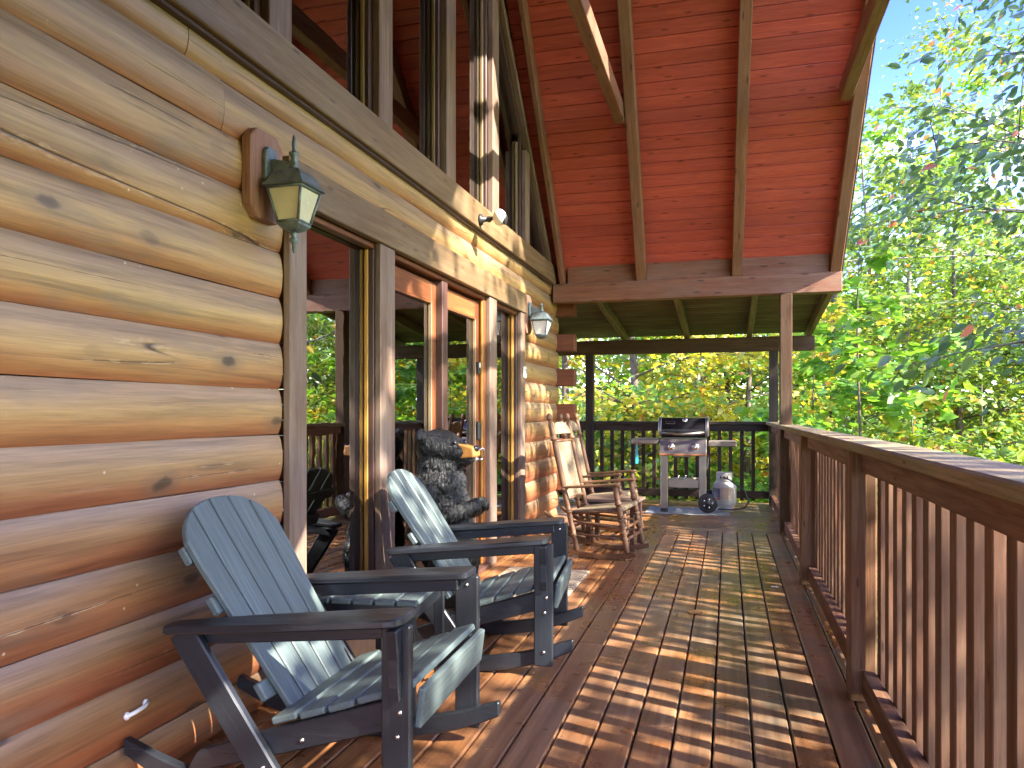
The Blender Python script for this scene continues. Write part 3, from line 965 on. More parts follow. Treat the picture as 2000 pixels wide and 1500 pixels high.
# ------------------------------------------------------------------ gable porch roof
roof = thing('porch_roof', 'high gable porch roof with red board ceiling and brown rafters', 'roof', (0.54, 8.0, 0.0))
ZB, YB = 2.57, 8.0                        # underside of the rafters at the front of the beam
SH = 0.03                                 # the rafters run a touch out of square


def rp(x, y, dz=0.0):                     # a point on the rafter underside plane
    return Vector((x + SH * (YB - y), y, ZB + ROOF_M * (YB - y) + dz))


RN = Vector((0, ROOF_M, 1)).normalized()
RV = 0.235                                # rafter depth measured vertically
RT = RV * RN.z
RAFT = [-1.70, -0.865, 0.085, 1.005]
for i, x in enumerate(RAFT):
    w = 0.05 if i == 0 else 0.1
    board('rafter', rp(x, 8.07 if i < 3 else 8.16) + RN * (RT / 2), rp(x, YC) + RN * (RT / 2), w, RT - 0.002, M['rafter'], roof, RN, 0.006)
bw = 0.124
sl = Vector((0, -1, ROOF_M)).normalized()
nb = int((8.10 - YC) * math.hypot(1, ROOF_M) / bw)
for k in range(nb + 1):
    s = k * bw + bw / 2
    yk = 8.12 + sl.y * s
    if yk < YC: break
    c = rp(0, yk) + RN * (RT + 0.01)
    c.x = 0
    x0, x1 = -1.86 + SH * (YB - yk), 1.045 + SH * (YB - yk)
    board('soffit_board', (x0, c.y, c.z), (x1, c.y, c.z), bw - 0.004, 0.018, M['soffit'], roof, RN, 0.004)
board('roof_sheet', rp(-0.40, 8.22) + RN * (RT + 0.045), rp(-0.40, YC) + RN * (RT + 0.045), 3.0, 0.045, M['shingle'], roof, RN)
# other side of the gable, towards and above the camera
RN2 = Vector((0, -ROOF_M, 1)).normalized()


def rp2(x, y, dz=0.0):
    return Vector((x, y, ZB + ROOF_M * (y - (2 * YC - YB)) + dz))


for x in RAFT:
    board('rafter', rp2(x, 2 * YC - 8.07) + RN2 * (RT / 2), rp2(x, YC) + RN2 * (RT / 2), 0.1, RT - 0.002, M['rafter'], roof, RN2, 0.006)
board('roof_sheet', rp2(-0.40, 2 * YC - 8.22) + RN2 * (RT + 0.03), rp2(-0.40, YC) + RN2 * (RT + 0.03), 3.0, 0.045, M['soffit'], roof, RN2)
# eave beam with its frieze boards
bx('eave_beam', (-1.80, YB, 2.372), (1.062, YB + 0.14, ZB - 0.001), M['beam'], roof, 0.006)
for a, b_ in zip(RAFT[:-1], RAFT[1:]):
    bx('frieze_board', (a + 0.052, YB + 0.05, ZB + 0.002), (b_ - 0.052, YB + 0.085, ZB + RV - 0.05), M['beam'], roof, 0.004)
# collar ties
ZT = 3.78
ytie = YB - (ZT - ZB) / ROOF_M + 0.02
for x in (-0.965, 0.90):
    xs = x + SH * (YB - ytie)
    bx('collar_tie', (xs - 0.045, 2 * YC - ytie, ZT), (xs + 0.045, ytie, ZT + 0.15), M['rafter'], roof, 0.005)
bx('near_eave_beam', (-1.80, 2 * YC - YB - 0.14, 2.372), (1.062, 2 * YC - YB, ZB - 0.001), M['beam'], roof, 0.006)
bx('porch_post', (0.492, 7.99 - 0.02, 0.002), (0.605, 8.12, 2.371), M['post'], roof, 0.006)

# ------------------------------------------------------------------ low lean-to roofs beyond and before the gable
def lean_to(name, lab, y0, y1, x0, posts, detail):
    t = thing(name, lab, 'roof', (0.0, y1, 0.0))
    s = 1 if y1 > y0 else -1
    zt0, zt1 = 2.43, 2.185
    gr = (zt1 - zt0) / abs(y1 - y0)
    nrm = Vector((0, -gr * s, 1)).normalized()

    def q(x, y, up=0.0):
        return Vector((x, y, zt0 + gr * abs(y - y0) + up))
    yo = y1 + s * 0.42
    for x in (-3.2, -2.3, -1.36, -0.53, 0.27, 1.0) if x0 < -2 else (-1.4, -0.53, 0.27, 1.0):
        board('rafter', q(x, y0 + s * 0.15, 0.06), q(x, yo, 0.06), 0.06, 0.115, M['lowraft'], t, nrm, 0.005)
    if detail:
        yy = y0 + s * 0.15
        while (yo - yy) * s > 0.05:
            c = q(0, yy + s * 0.05, 0.128)
            board('roof_board', (x0, c.y, c.z), (1.05, c.y, c.z), 0.096, 0.016, M['lowroof'], t, nrm, 0.003)
            yy += s * 0.1
    xm, ww = (x0 + 1.06) / 2, 1.06 - x0
    board('roof_sheet', q(xm, y0 + s * 0.10, 0.165), q(xm, yo + s * 0.04, 0.165), ww, 0.05, M['shingle'], t, nrm)
    bx('beam', (x0, min(y1, y1 + s * 0.11), 1.995), (1.06, max(y1, y1 + s * 0.11), 2.184), M['post'], t, 0.006)
    for px_ in posts:
        bx('post', (px_ - 0.055, y1 + s * 0.0 + (0.0 if s > 0 else -0.11), 0.002), (px_ + 0.055, y1 + (0.11 if s > 0 else 0.0), 1.994), M['farrail'] if s > 0 else M['post'], t, 0.006)
    return t


lean_to('lean_to_roof', 'low dark board roof over the far corner behind the grill', 8.0, 10.42, -4.6, (0.565, -1.83, -4.4), True)
lean_to('lean_to_roof', 'low porch roof on the camera side, out of view above the near wall', 1.66, -0.9, -1.78, (0.565,), False)

# ------------------------------------------------------------------ railings
rail = thing('deck_railing', 'brown wooden deck railing with square balusters along the right side', 'railing', (0.55, 3.45, 0.0))
for y in (-1.05, 1.2, 3.45, 5.69):
    bx('railing_post', (0.487, y, 0.002), (0.59, y + 0.11, 1.044), M['rail'], rail, 0.006)
runs = [(-3.2, -1.05), (-0.94, 1.2), (1.31, 3.45), (3.56, 5.69), (5.80, 7.968), (8.121, 10.418)]
for (a, b_) in runs:
    bx('top_rail', (0.53, a, 0.955), (0.568, b_, 1.044), M['rail'], rail, 0.004)
    bx('bottom_rail', (0.532, a, 0.036), (0.585, b_, 0.134), M['rail'], rail, 0.004)
ys = -2.95
bi = 0
while ys < 10.35:
    inpost = any(p - 0.03 < ys < p + 0.14 for p in (-1.05, 1.2, 3.45, 5.69, 7.99))
    if not inpost:
        a = random.uniform(-0.004, 0.004)
        lowcut = 0.136 if False else 0.036
        bx('baluster', (0.587, ys - 0.03 + a, lowcut), (0.627, ys + 0.03 + a, 1.043), M['rail'], rail, 0.003)
    ys += 0.151
cs = [-3.2, 0.4, 4.05, 7.966]
for a, b_ in zip(cs[:-1], cs[1:]):
    bx('cap_board', (0.468, a + 0.001, 1.0455), (0.632, b_ - 0.001, 1.0835), M['cap'], rail, 0.006)
bx('cap_board', (0.468, 8.122, 1.0455), (0.632, 10.4, 1.0835), M['cap'], rail, 0.006)

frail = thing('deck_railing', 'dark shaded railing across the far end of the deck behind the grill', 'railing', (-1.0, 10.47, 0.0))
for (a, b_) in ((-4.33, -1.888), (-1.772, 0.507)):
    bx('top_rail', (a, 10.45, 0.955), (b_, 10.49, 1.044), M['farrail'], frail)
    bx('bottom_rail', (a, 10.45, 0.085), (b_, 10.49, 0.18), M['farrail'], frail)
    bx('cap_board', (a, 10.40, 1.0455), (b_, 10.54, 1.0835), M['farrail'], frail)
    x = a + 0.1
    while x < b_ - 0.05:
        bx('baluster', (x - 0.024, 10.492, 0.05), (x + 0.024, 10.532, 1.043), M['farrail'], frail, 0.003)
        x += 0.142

# ------------------------------------------------------------------ slate rockers
def smooth_poly(pts, r, n=4):
    out = []
    k = len(pts)
    for i in range(k):
        p0, p, p1 = Vector(pts[i - 1]), Vector(pts[i]), Vector(pts[(i + 1) % k])
        rr = r[i] if hasattr(r, '__len__') else r
        if rr <= 0:
            out.append(tuple(p)); continue
        a = p + (p0 - p).normalized() * rr
        b_ = p + (p1 - p).normalized() * rr
        for j in range(n + 1):
            t = j / n
            out.append(tuple(a * (1 - t) ** 2 + p * 2 * t * (1 - t) + b_ * t * t))
    return out


def slate_rocker(label):
    t = thing('rocking_chair', label, 'chair', (0, 0, 0), 'slate rocking chairs by the log wall')
    SL, BK = M['slate'], M['black_lumber']
    # rockers
    RR = 1.15
    for s in (-1, 1):
        lo, hi = [], []
        for i in range(15):
            x = -0.56 + 1.05 * i / 14
            z = RR - math.sqrt(RR * RR - (x + 0.02) ** 2)
            lo.append((x, z + 0.002)); hi.append((x, z + 0.002 + 0.07 - 0.02 * abs((x + 0.03) / 0.53) ** 4))
        poly = lo + hi[::-1]
        MB().prism(poly, s * 0.285, s * 0.318).build('rocker_runner', BK, t, None, 0.005)
        # seat stringer
        d = Vector((0.44, 0, 0.15)).normalized()
        MB().prism(smooth_poly([(-0.34, 0.10), (0.385, 0.315), (0.385, 0.405), (-0.06, 0.262), (-0.30, 0.175)], [0.02, 0.0, 0.0, 0.03, 0.02]), s * 0.285, s * 0.318).build('seat_stringer', BK, t, None, 0.004)
        # front leg
        bx('front_leg', (0.315, min(s * 0.320, s * 0.350), 0.055), (0.402, max(s * 0.320, s * 0.350), 0.607), BK, t, 0.005)
        # rear leg
        a, b_ = Vector((-0.335, s * 0.335, 0.545)), Vector((0.015, s * 0.335, 0.05))
        board('rear_leg', a, b_, 0.088, 0.029, BK, t, (0, 1, 0), 0.005)
        # arm and the rail under it
        arm = smooth_poly([(-0.38, s * 0.30), (-0.10, s * 0.262), (0.385, s * 0.235), (0.385, s * 0.392), (0.02, s * 0.40), (-0.38, s * 0.385)], [0.03, 0.05, 0.03, 0.045, 0.1, 0.03])
        M4 = Matrix.Translation((0, 0, 0.609)) @ Matrix.Rotation(R(-6.2), 4, 'Y')
        sh = Matrix.Translation((0.36, 0, 0.619)) @ Matrix.Rotation(R(-5.4), 4, 'Y') @ Matrix.Translation((-0.36, 0, 0))
        MB().prism(arm, -0.0105, 0.0135, 'Z').build('arm', BK, t, sh, 0.005)
        MB().box((-0.02, s * 0.305, -0.035), (0.70, 0.026, 0.046)).build('arm_rail', BK, t, sh, 0.004)
        # curved bracket under the arm
        br = smooth_poly([(0.36, 0.603), (0.36, 0.40), (0.36, 0.40)], 0)
        poly = [(s * 0.352, 0.602), (s * 0.352, 0.405), (s * 0.366, 0.40), (s * 0.374, 0.44), (s * 0.376, 0.52), (s * 0.392, 0.602)]
        MB().prism(poly, 0.345, 0.378, 'X').build('arm_bracket', BK, t, None, 0.003)
        # bolts
        spots = [(0.372, 0.366), (0.365, 0.298), (0.36, 0.12)] + [(-0.01, 0.11), (-0.055, 0.165)]
        for (x, z) in spots:
            MB().ball((x, s * 0.351, z), (0.008, 0.006, 0.008), 10, 6).build('bolt', M['bolt'], t)
        MB().ball((-0.345, s * 0.319, 0.528), (0.007, 0.005, 0.007), 10, 6).build('bolt', M['bolt'], t)
        MB().ball((0.055, s * 0.319, 0.245), (0.008, 0.006, 0.008), 10, 6).build('bolt', M['bolt'], t)
        MB().ball((0.36, s * 0.319, 0.575), (0.007, 0.005, 0.007), 10, 6).build('bolt', M['bolt'], t)
    # seat slats
    f, bk = Vector((0.40, 0, 0.425)), Vector((-0.055, 0, 0.275))
    n = 5
    u = (f - bk).normalized()
    nrm = Vector((-u.z, 0, u.x))
    L = (f - bk).length
    for i in range(n):
        c = bk + u * (L * (i + 0.5) / n)
        c.z += 0.008 * ((i - 2) / 2) ** 2
        board('seat_slat', c + Vector((0, -0.312, 0)), c + Vector((0, 0.312, 0)), L / n - 0.012, 0.022, SL, t, nrm, 0.006, 2)
    board('front_slat', (0.415, -0.312, 0.367), (0.415, 0.312, 0.367), 0.022, 0.115, SL, t, (0.12, 0, 1), 0.006, 2)
    # back slats with a rounded crown
    b0, b1 = Vector((-0.03, 0, 0.262)), Vector((-0.452, 0, 0.905))
    v = (b1 - b0).normalized()
    nb_ = v.cross(Vector((0, 1, 0)))
    BL = (b1 - b0).length
    MB4 = Matrix((Vector((0, 1, 0)), v, Vector((0, 1, 0)).cross(v))).transposed().to_4x4()
    MB4.translation = b0
    n = 5
    for i in range(n):
        poly_l, poly_r = [], []
        def yb(e, s_):              # edge e of n at height s_
            w = 0.42 + (0.535 - 0.42) * min(1, s_ / (BL * 0.75))
            return -w / 2 + w * e / n
        def top(y):
            q = min(1, abs(y) / 0.2725)
            return BL * (1 - 0.245 * (1 - math.sqrt(max(0, 1 - q ** 2.4))))
        ss = [0, BL * 0.4, BL * 0.7]
        for s_ in ss:
            poly_l.append((yb(i, s_) + 0.0045, s_)); poly_r.append((yb(i + 1, s_) - 0.0045, s_))
        ya, yb2 = yb(i, BL) + 0.0045, yb(i + 1, BL) - 0.0045
        tops = []
        for j in range(7):
            y = ya + (yb2 - ya) * j / 6
            tops.append((y, max(top(y), BL * 0.72)))
        poly = poly_l + tops + poly_r[::-1]
        # board coordinates: grain along the slat
        mb = MB().prism([(p[1], -p[0]) for p in poly], -0.011, 0.011, 'Z')
        Mx = MB4 @ Matrix(((0, -1, 0, 0), (1, 0, 0, 0), (0, 0, 1, 0), (0, 0, 0, 1)))
        mb.build('back_slat', SL, t, Mx, 0.004)
    for s_ in (0.12, 0.42, 0.60):
        c = b0 + v * s_ + nb_ * 0.0
        back = Vector((0, 1, 0)).cross(v)
        off = back if back.x < 0 else -back
        board('back_batten', c + off * 0.026 + Vector((0, -0.265, 0)), c + off * 0.026 + Vector((0, 0.265, 0)), 0.06, 0.026, SL, t, off, 0.005)
    return t


def place(root, x, y, rz, tilt=0.0, z=0.0):
    m4 = Matrix.Translation((x, y, z)) @ Matrix.Rotation(R(rz), 4, 'Z') @ Matrix.Rotation(R(tilt), 4, 'Y')
    root.matrix_basis = m4
    WM[root.name] = m4
    return root


ch1 = slate_rocker('slate grey slatted rocking chair nearest the camera, its back against the log wall')
dup_tree(ch1, Matrix.Translation((-1.195, 3.68, 0.0)) @ Matrix.Rotation(R(6), 4, 'Z'), 'slate grey slatted rocking chair in front of the black bear')
place(ch1, -1.262, 2.307, 2)

# slatted side table between them
tb = thing('side_table', 'small slate grey slatted table between the two slate rocking chairs', 'table', (0, 0, 0))
n = 5
for i in range(n):
    x = -0.225 + 0.45 * (i + 0.5) / n
    bx('top_slat', (x - 0.041, -0.235, 0.448), (x + 0.041, 0.235, 0.470), M['slate'], tb, 0.005)
for s in (-1, 1):
    bx('apron', (-0.20, s * 0.19 - 0.012, 0.385), (0.20, s * 0.19 + 0.012, 0.447), M['black_lumber'], tb)
    for q in (-1, 1):
        bx('leg', (q * 0.19 - 0.022, s * 0.215 - 0.012, 0.002), (q * 0.19 + 0.022, s * 0.215 + 0.012, 0.446), M['black_lumber'], tb)
    bx('apron', (s * 0.19 - 0.012, -0.176, 0.385), (s * 0.19 + 0.012, 0.176, 0.447), M['black_lumber'], tb)
place(tb, -1.40, 2.96, 6)

# a short log under it
mb = MB()
prof = []
rnd = random.Random(4)
vs, fs = [], []
for j, z in enumerate((0.002, 0.05, 0.15, 0.27, 0.33, 0.345)):
    for k in range(18):
        a = 2 * math.pi * k / 18
        r = 0.085 * (1 + 0.07 * math.sin(3 * a + 1) + 0.05 * rnd.uniform(-1, 1)) * (1.1 if j == 0 else (0.93 if j == 5 else 1))
        vs.append((r * math.cos(a), r * math.sin(a), z))
for j in range(5):
    for k in range(18):
        a, b_ = j * 18 + k, j * 18 + (k + 1) % 18
        fs.append((a, b_, b_ + 18, a + 18))
fs += [tuple(range(17, -1, -1)), tuple(range(90, 108))]
mb.add(vs, fs, False)
o = mb.build('log_stump', M['stump'], None, Matrix.Translation((-1.45, 2.80, 0)), 0.004)
tag(o, 'short rough log stump standing under the slate side table', 'stump')

# ------------------------------------------------------------------ carved bear
def remeshed(mb, voxel, smooth_it=4):
    me = mb.mesh('tmp')
    o = bpy.data.objects.new('tmp', me)
    COL.objects.link(o)
    md = o.modifiers.new('r', 'REMESH'); md.mode = 'VOXEL'; md.voxel_size = voxel; md.use_smooth_shade = True
    sm = o.modifiers.new('s', 'SMOOTH'); sm.iterations = smooth_it; sm.factor = 0.5
    bpy.context.view_layer.update()
    ev = o.evaluated_get(bpy.context.evaluated_depsgraph_get())
    out = bpy.data.meshes.new_from_object(ev)
    bpy.data.objects.remove(o)
    bpy.data.meshes.remove(me)
    return out


bear = thing('bear_statue', 'black carved standing bear statue with tan muzzle and folded paws by the door', 'statue', (0, 0, 0))
mb = MB()
RY = lambda d: Matrix.Rotation(R(d), 3, 'Y')
# x forward, y left
mb.ball((-0.01, 0, 0.37), (0.18, 0.18, 0.23), 24, 16)               # belly and haunches
mb.ball((-0.035, 0, 0.55), (0.165, 0.175, 0.21), 24, 16)              # chest
mb.ball((-0.05, 0, 0.70), (0.15, 0.175, 0.14), 24, 16)              # shoulders
mb.ball((-0.05, 0, 0.80), (0.13, 0.13, 0.14), 20, 14)                # neck
mb.ball((-0.045, 0, 0.93), (0.145, 0.13, 0.108), 24, 16, RY(14))     # skull, brow sloping forward
mb.ball((0.045, 0, 0.905), (0.10, 0.09, 0.072), 20, 12, RY(8))       # cheeks
mb.ball((0.085, 0, 0.855), (0.088, 0.052, 0.034), 16, 10, RY(-6))    # lower jaw
mb.ball((0.0, 0, 0.835), (0.09, 0.09, 0.075), 16, 10)                # throat
for s in (-1, 1):
    mb.ball((-0.125, s * 0.112, 0.998), (0.03, 0.042, 0.048), 14, 10)          # ears
    mb.tube([(-0.07, s * 0.165, 0.72), (-0.055, s * 0.205, 0.62), (-0.01, s * 0.215, 0.52)], [0.066, 0.066, 0.058], 14)
    mb.ball((-0.01, s * 0.215, 0.52), 0.06, 14, 10)
    mb.tube([(-0.01, s * 0.215, 0.52), (0.09, s * 0.165, 0.545), (0.175, s * 0.075, 0.575)], [0.058, 0.054, 0.046], 14)
    mb.ball((0.195, s * 0.06, 0.585), (0.042, 0.045, 0.05), 14, 10)               # paws folded on the belly
    mb.ball((0.04, s * 0.115, 0.27), (0.12, 0.085, 0.15), 18, 12)                 # thighs
    mb.tube([(0.07, s * 0.12, 0.26), (0.06, s * 0.12, 0.12), (0.05, s * 0.12, 0.05)], [0.082, 0.07, 0.075], 16)
    mb.ball((0.15, s * 0.12, 0.045), (0.12, 0.07, 0.05), 18, 10)                  # feet
me = remeshed(mb, 0.0085, 2)
# carve the fur: shallow strokes running down the coat
nv = len(me.vertices)
co = np.empty(nv * 3); me.vertices.foreach_get('co', co); co = co.reshape(-1, 3)
no = np.empty(nv * 3); me.vertices.foreach_get('normal', no); no = no.reshape(-1, 3)
ang = np.arctan2(co[:, 1], co[:, 0] + 0.02)
rows = np.floor(co[:, 2] / 0.085 + 0.55 * np.sin(ang * 5))
st = np.sin(ang * 46 + co[:, 2] * 17 + rows * 2.4) * 0.6 + np.sin(ang * 83 - co[:, 2] * 26 + rows) * 0.4
tip = ((co[:, 2] / 0.085 + 0.55 * np.sin(ang * 5)) % 1.0)
dsp = 0.0065 * st + 0.011 * (0.5 - tip)
dsp *= np.where(co[:, 2] > 0.84, 0.35, 1.0)
co = co + no * dsp[:, None]
me.vertices.foreach_set('co', co.ravel()); me.update()
mobj('body', me, M['fur'], bear)
mb = MB()
mb.prism([(0.085, 0.866), (0.180, 0.872), (0.190, 0.888), (0.182, 0.932), (0.088, 0.955)], -0.056, 0.056)
mobj('muzzle', remeshed(mb, 0.006, 4), M['muzzle'], bear)
MB().ball((0.184, 0, 0.926), (0.016, 0.034, 0.02), 14, 9).build('nose', M['enamel'], bear)
for s in (-1, 1):
    MB().ball((0.075, s * 0.076, 0.962), 0.011, 10, 7).build('eye', M['enamel'], bear)
    mbc = MB()
    for q in range(4):
        mbc.ball((0.255, s * 0.12 + (q - 1.5) * 0.03, 0.025), (0.016, 0.008, 0.010), 8, 6)
    mbc.build('claws', M['enamel'], bear)
vs, fs = [], []
for j, (z, sc_) in enumerate(((0.0, 1.03), (-0.02, 1.05), (-0.057, 1.0))):
    for k in range(24):
        a = 2 * math.pi * k / 24
        r = 0.255 * sc_ * (1 + 0.03 * math.sin(5 * a))
        vs.append((0.03 + r * math.cos(a), r * 0.92 * math.sin(a), z))
for j in range(2):
    for k in range(24):
        a, b_ = j * 24 + k, j * 24 + (k + 1) % 24
        fs.append((a, b_, b_ + 24, a + 24))
fs += [tuple(range(23, -1, -1)), tuple(range(48, 72))]
MB().add(vs, fs).build('base', M['fur'], bear, None, 0.004)
# origin at the base of the plinth
place(bear, -1.635, 4.385, -4, 0, 0.0595)

# ------------------------------------------------------------------ turned wooden rockers
def turned(p0, p1, r, beads, name, parent, n=12):
    p0, p1 = Vector(p0), Vector(p1)
    L = (p1 - p0).length
    prof = [(r * 0.72, 0.0), (r * 0.8, 0.01)]
    zs = sorted(beads)
    segs = 26
    for i in range(1, segs):
        z = i / segs
        rr = r * (0.86 + 0.14 * math.sin(math.pi * z))
        prof.append((rr, z * L))
    for b_ in zs:
        z = b_ * L
        prof += [(r * 0.78, z - 0.016), (r * 1.22, z - 0.009), (r * 1.28, z), (r * 1.2, z + 0.009), (r * 0.78, z + 0.016)]
    prof.append((r * 0.75, L))
    prof = sorted(prof, key=lambda q: q[1])
    x = (p1 - p0).normalized()
    y = Vector((0, 1, 0)); y = (y - x * y.dot(x)).normalized()
    z = x.cross(y)
    m4 = Matrix((x, y, z)).transposed().to_4x4(); m4.translation = p0
    lm = Matrix(((0, 0, 1, 0), (1, 0, 0, 0), (0, 1, 0, 0), (0, 0, 0, 1)))     # lathe axis to local x
    return MB().lathe(prof, n, lm).build(name, M['chair_wood'], parent, m4)


def porch_rocker(label):
    t = thing('rocking_chair', label, 'chair', (0, 0, 0), 'turned wood rocking chairs near the grill')
    CW = M['chair_wood']
    RR = 1.05
    for s in (-1, 1):
        lo, hi = [], []
        for i in range(17):
            x = -0.60 + 0.91 * i / 16
            z = RR - math.sqrt(RR * RR - (x - 0.02) ** 2)
            lo.append((x, z + 0.002)); hi.append((x, z + 0.042))
        yb = s * 0.235
        MB().prism(lo + hi[::-1], yb - 0.016, yb + 0.016).build('rocker_runner', CW, t, None, 0.005)
        zr = RR - math.sqrt(RR * RR - 0.19 ** 2) + 0.04
        po = turned((-0.19, yb, zr), (-0.43, yb, 1.13), 0.0245, (0.12, 0.30, 0.47, 0.86), 'back_post', t)
        d = (Vector((-0.43, yb, 1.13)) - Vector((-0.19, yb, zr))).normalized()
        MB().ball(Vector((-0.43, yb, 1.13)) + d * 0.03, (0.026, 0.026, 0.036), 12, 8).build('finial', CW, t)
        yf = s * 0.262
        zf = RR - math.sqrt(RR * RR - 0.24 ** 2) + 0.04
        turned((0.24, yf, zf), (0.135, yf, 0.62), 0.025, (0.28, 0.47, 0.72), 'front_post', t)
        arm = smooth_poly([(-0.30, s * 0.215), (0.0, s * 0.232), (0.185, s * 0.222), (0.185, s * 0.312), (0.02, s * 0.292), (-0.30, s * 0.262)], [0.01, 0.05, 0.03, 0.03, 0.05, 0.01])
        MB().prism(arm, -0.011, 0.011, 'Z').build('arm', CW, t, Matrix.Translation((0, 0, 0.605)) @ Matrix.Rotation(R(-5), 4, 'Y'), 0.006)
        for z0, z1 in ((0.20, 0.18), (0.30, 0.275)):
            MB().tube([(-0.225 - 0.03 * (z0 - 0.2), yb, z0), (0.215, yf, z1)], 0.0105, 8).build('side_stretcher', CW, t)
    for z, x in ((0.17, 0.222), (0.26, 0.205)):
        MB().tube([(x, -0.262, z), (x, 0.262, z)], 0.012, 8).build('front_stretcher', CW, t)
    MB().tube([(-0.235, -0.235, 0.25), (-0.235, 0.235, 0.25)], 0.012, 8).build('rear_stretcher', CW, t)
    # woven seat
    poly = smooth_poly([(-0.255, -0.215), (0.205, -0.255), (0.205, 0.255), (-0.255, 0.215)], 0.03)
    mb = MB().prism(poly, -0.018, 0.018, 'Z')
    mb.build('seat', M['weave'], t, Matrix.Translation((0, 0, 0.395)) @ Matrix.Rotation(R(-7), 4, 'Y'), 0.012, 2)
    for s in (-1, 1):
        MB().tube([(-0.255, s * 0.222, 0.362), (0.20, s * 0.258, 0.412)], 0.013, 8).build('seat_rail', CW, t)
    # woven back in its frame
    d = Vector((-0.24, 0, 1.09)).normalized()
    base = Vector((-0.19, 0, 0.04))
    def bp(q, y): return base + d * q + Vector((0, y, 0))
    m4 = frame(bp(0.46, 0), bp(0.93, 0), (1, 0, 0.2))
    MB().box((0, 0, 0), (0.47, 0.36, 0.014)).build('back_panel', M['weave'], t, m4, 0.004)
    for q in (0.452, 0.94):
        MB().tube([bp(q, -0.225), bp(q, 0.225)], 0.013, 8).build('back_rail', CW, t)
    crest = smooth_poly([(-0.215, 0.0), (0.215, 0.0), (0.215, 0.045), (0.12, 0.105), (-0.12, 0.105), (-0.215, 0.045)], [0.005, 0.005, 0.02, 0.07, 0.07, 0.02])
    x = Vector((0, 1, 0)); y = d; z = x.cross(y)
    m4 = Matrix((x, y, z)).transposed().to_4x4(); m4.translation = bp(1.0, 0)
    MB().prism(crest, -0.009, 0.009, 'Z').build('crest_rail', M['weave'], t, m4, 0.004)
    return t


rk = porch_rocker('turned wood rocking chair with woven seat nearer the camera, by the log corner')
dup_tree(rk, Matrix.Translation((-1.10, 7.46, 0.001)) @ Matrix.Rotation(R(-8), 4, 'Z') @ Matrix.Rotation(R(0), 4, 'Y'), 'turned wood rocking chair with woven seat further back, closer to the grill')
place(rk, -0.985, 6.48, -7)
lt = thing('low_table', 'low grey weathered table between the two turned wood rocking chairs', 'table', (0, 0, 0))
for i in range(4):
    bx('top_slat', (-0.25, -0.2 + i * 0.1 + 0.003, 0.40), (0.25, -0.2 + (i + 1) * 0.1 - 0.003, 0.425), M['casing'], lt)
for s in (-1, 1):
    for q in (-1, 1):
        bx('leg', (q * 0.2 - 0.02, s * 0.16 - 0.02, 0.002), (q * 0.2 + 0.02, s * 0.16 + 0.02, 0.399), M['jamb'], lt)
    bx('apron', (-0.178, s * 0.16 - 0.01, 0.34), (0.178, s * 0.16 + 0.01, 0.398), M['jamb'], lt)
place(lt, -1.0, 7.0, -5)

# ------------------------------------------------------------------ gas grill
gr = thing('gas_grill', 'steel and black gas grill with side tables and wheels at the end of the deck', 'grill', (0, 0, 0))
ST = M['steel']
W2 = 0.275
# lid: domed profile seen from the side, black front panel framed in steel ends
lid_p = smooth_poly([(-0.27, 0.905), (-0.285, 0.985), (-0.235, 1.13), (0.12, 1.14), (0.26, 1.02), (0.26, 0.905)], [0.01, 0.05, 0.06, 0.08, 0.08, 0.01], 5)
lid = MB().prism([(p[0], p[1]) for p in lid_p], -W2 + 0.02, W2 - 0.02, 'X').build('lid', M['enamel'], gr, None, 0.004)
for s in (-1, 1):
    big = [((p[0]) * 1.03, 0.905 + (p[1] - 0.905) * 1.03) for p in lid_p]
    MB().prism(big, s * (W2 - 0.0195), s * (W2 + 0.015), 'X').build('lid_end', ST, lid, None, 0.006)
hb = MB().tube([(-W2 + 0.03, -0.325, 0.955), (0, -0.345, 0.935), (W2 - 0.03, -0.325, 0.955)], 0.017, 12)
hb.tube([(-W2 + 0.03, -0.325, 0.955), (-W2 + 0.03, -0.27, 0.965)], 0.012, 8).tube([(W2 - 0.03, -0.325, 0.955), (W2 - 0.03, -0.27, 0.965)], 0.012, 8)
hb.build('lid_handle', ST, lid)
MB().lathe([(0.03, 0), (0.03, 0.006), (0.024, 0.009)], 18, Matrix.Translation((0.02, -0.248, 1.105)) @ Matrix.Rotation(R(75), 4, 'X')).build('thermometer', M['bolt'], lid)
MB().box((-0.15, 0, 0), (0.11, 0.003, 0.032)).build('badge', M['bolt'], lid, Matrix.Translation((0, -0.2625, 1.075)) @ Matrix.Rotation(R(-19), 4, 'X'))
MB().box((-0.15, 0, 0), (0.10, 0.002, 0.024)).build('badge_face', M['enamel'], lid, Matrix.Translation((0, -0.2655, 1.076)) @ Matrix.Rotation(R(-19), 4, 'X'))
bx('cook_box', (-W2 + 0.01, -0.24, 0.70), (W2 - 0.01, 0.24, 0.904), M['enamel'], gr, 0.01)
pan = [(-0.245, 0.875), (-0.245, 0.70), (-0.335, 0.695), (-0.335, 0.712), (-0.27, 0.875)]
MB().prism(pan, -W2 + 0.005, W2 - 0.005, 'X').build('control_panel', ST, gr, None, 0.004)
MB().box((0, -0.336, 0.692), (2 * W2 - 0.0, 0.018, 0.022)).build('panel_lip', M['red_wood'], gr, None, 0.004)
for x in (-0.14, 0.14):
    kn = Matrix.Translation((x, -0.302, 0.79)) @ Matrix.Rotation(R(90 - 21), 4, 'X')
    MB().lathe([(0.044, 0.0), (0.044, 0.008), (0.034, 0.012), (0.032, 0.034), (0.026, 0.038)], 20, kn).build('knob', M['bolt'], gr)
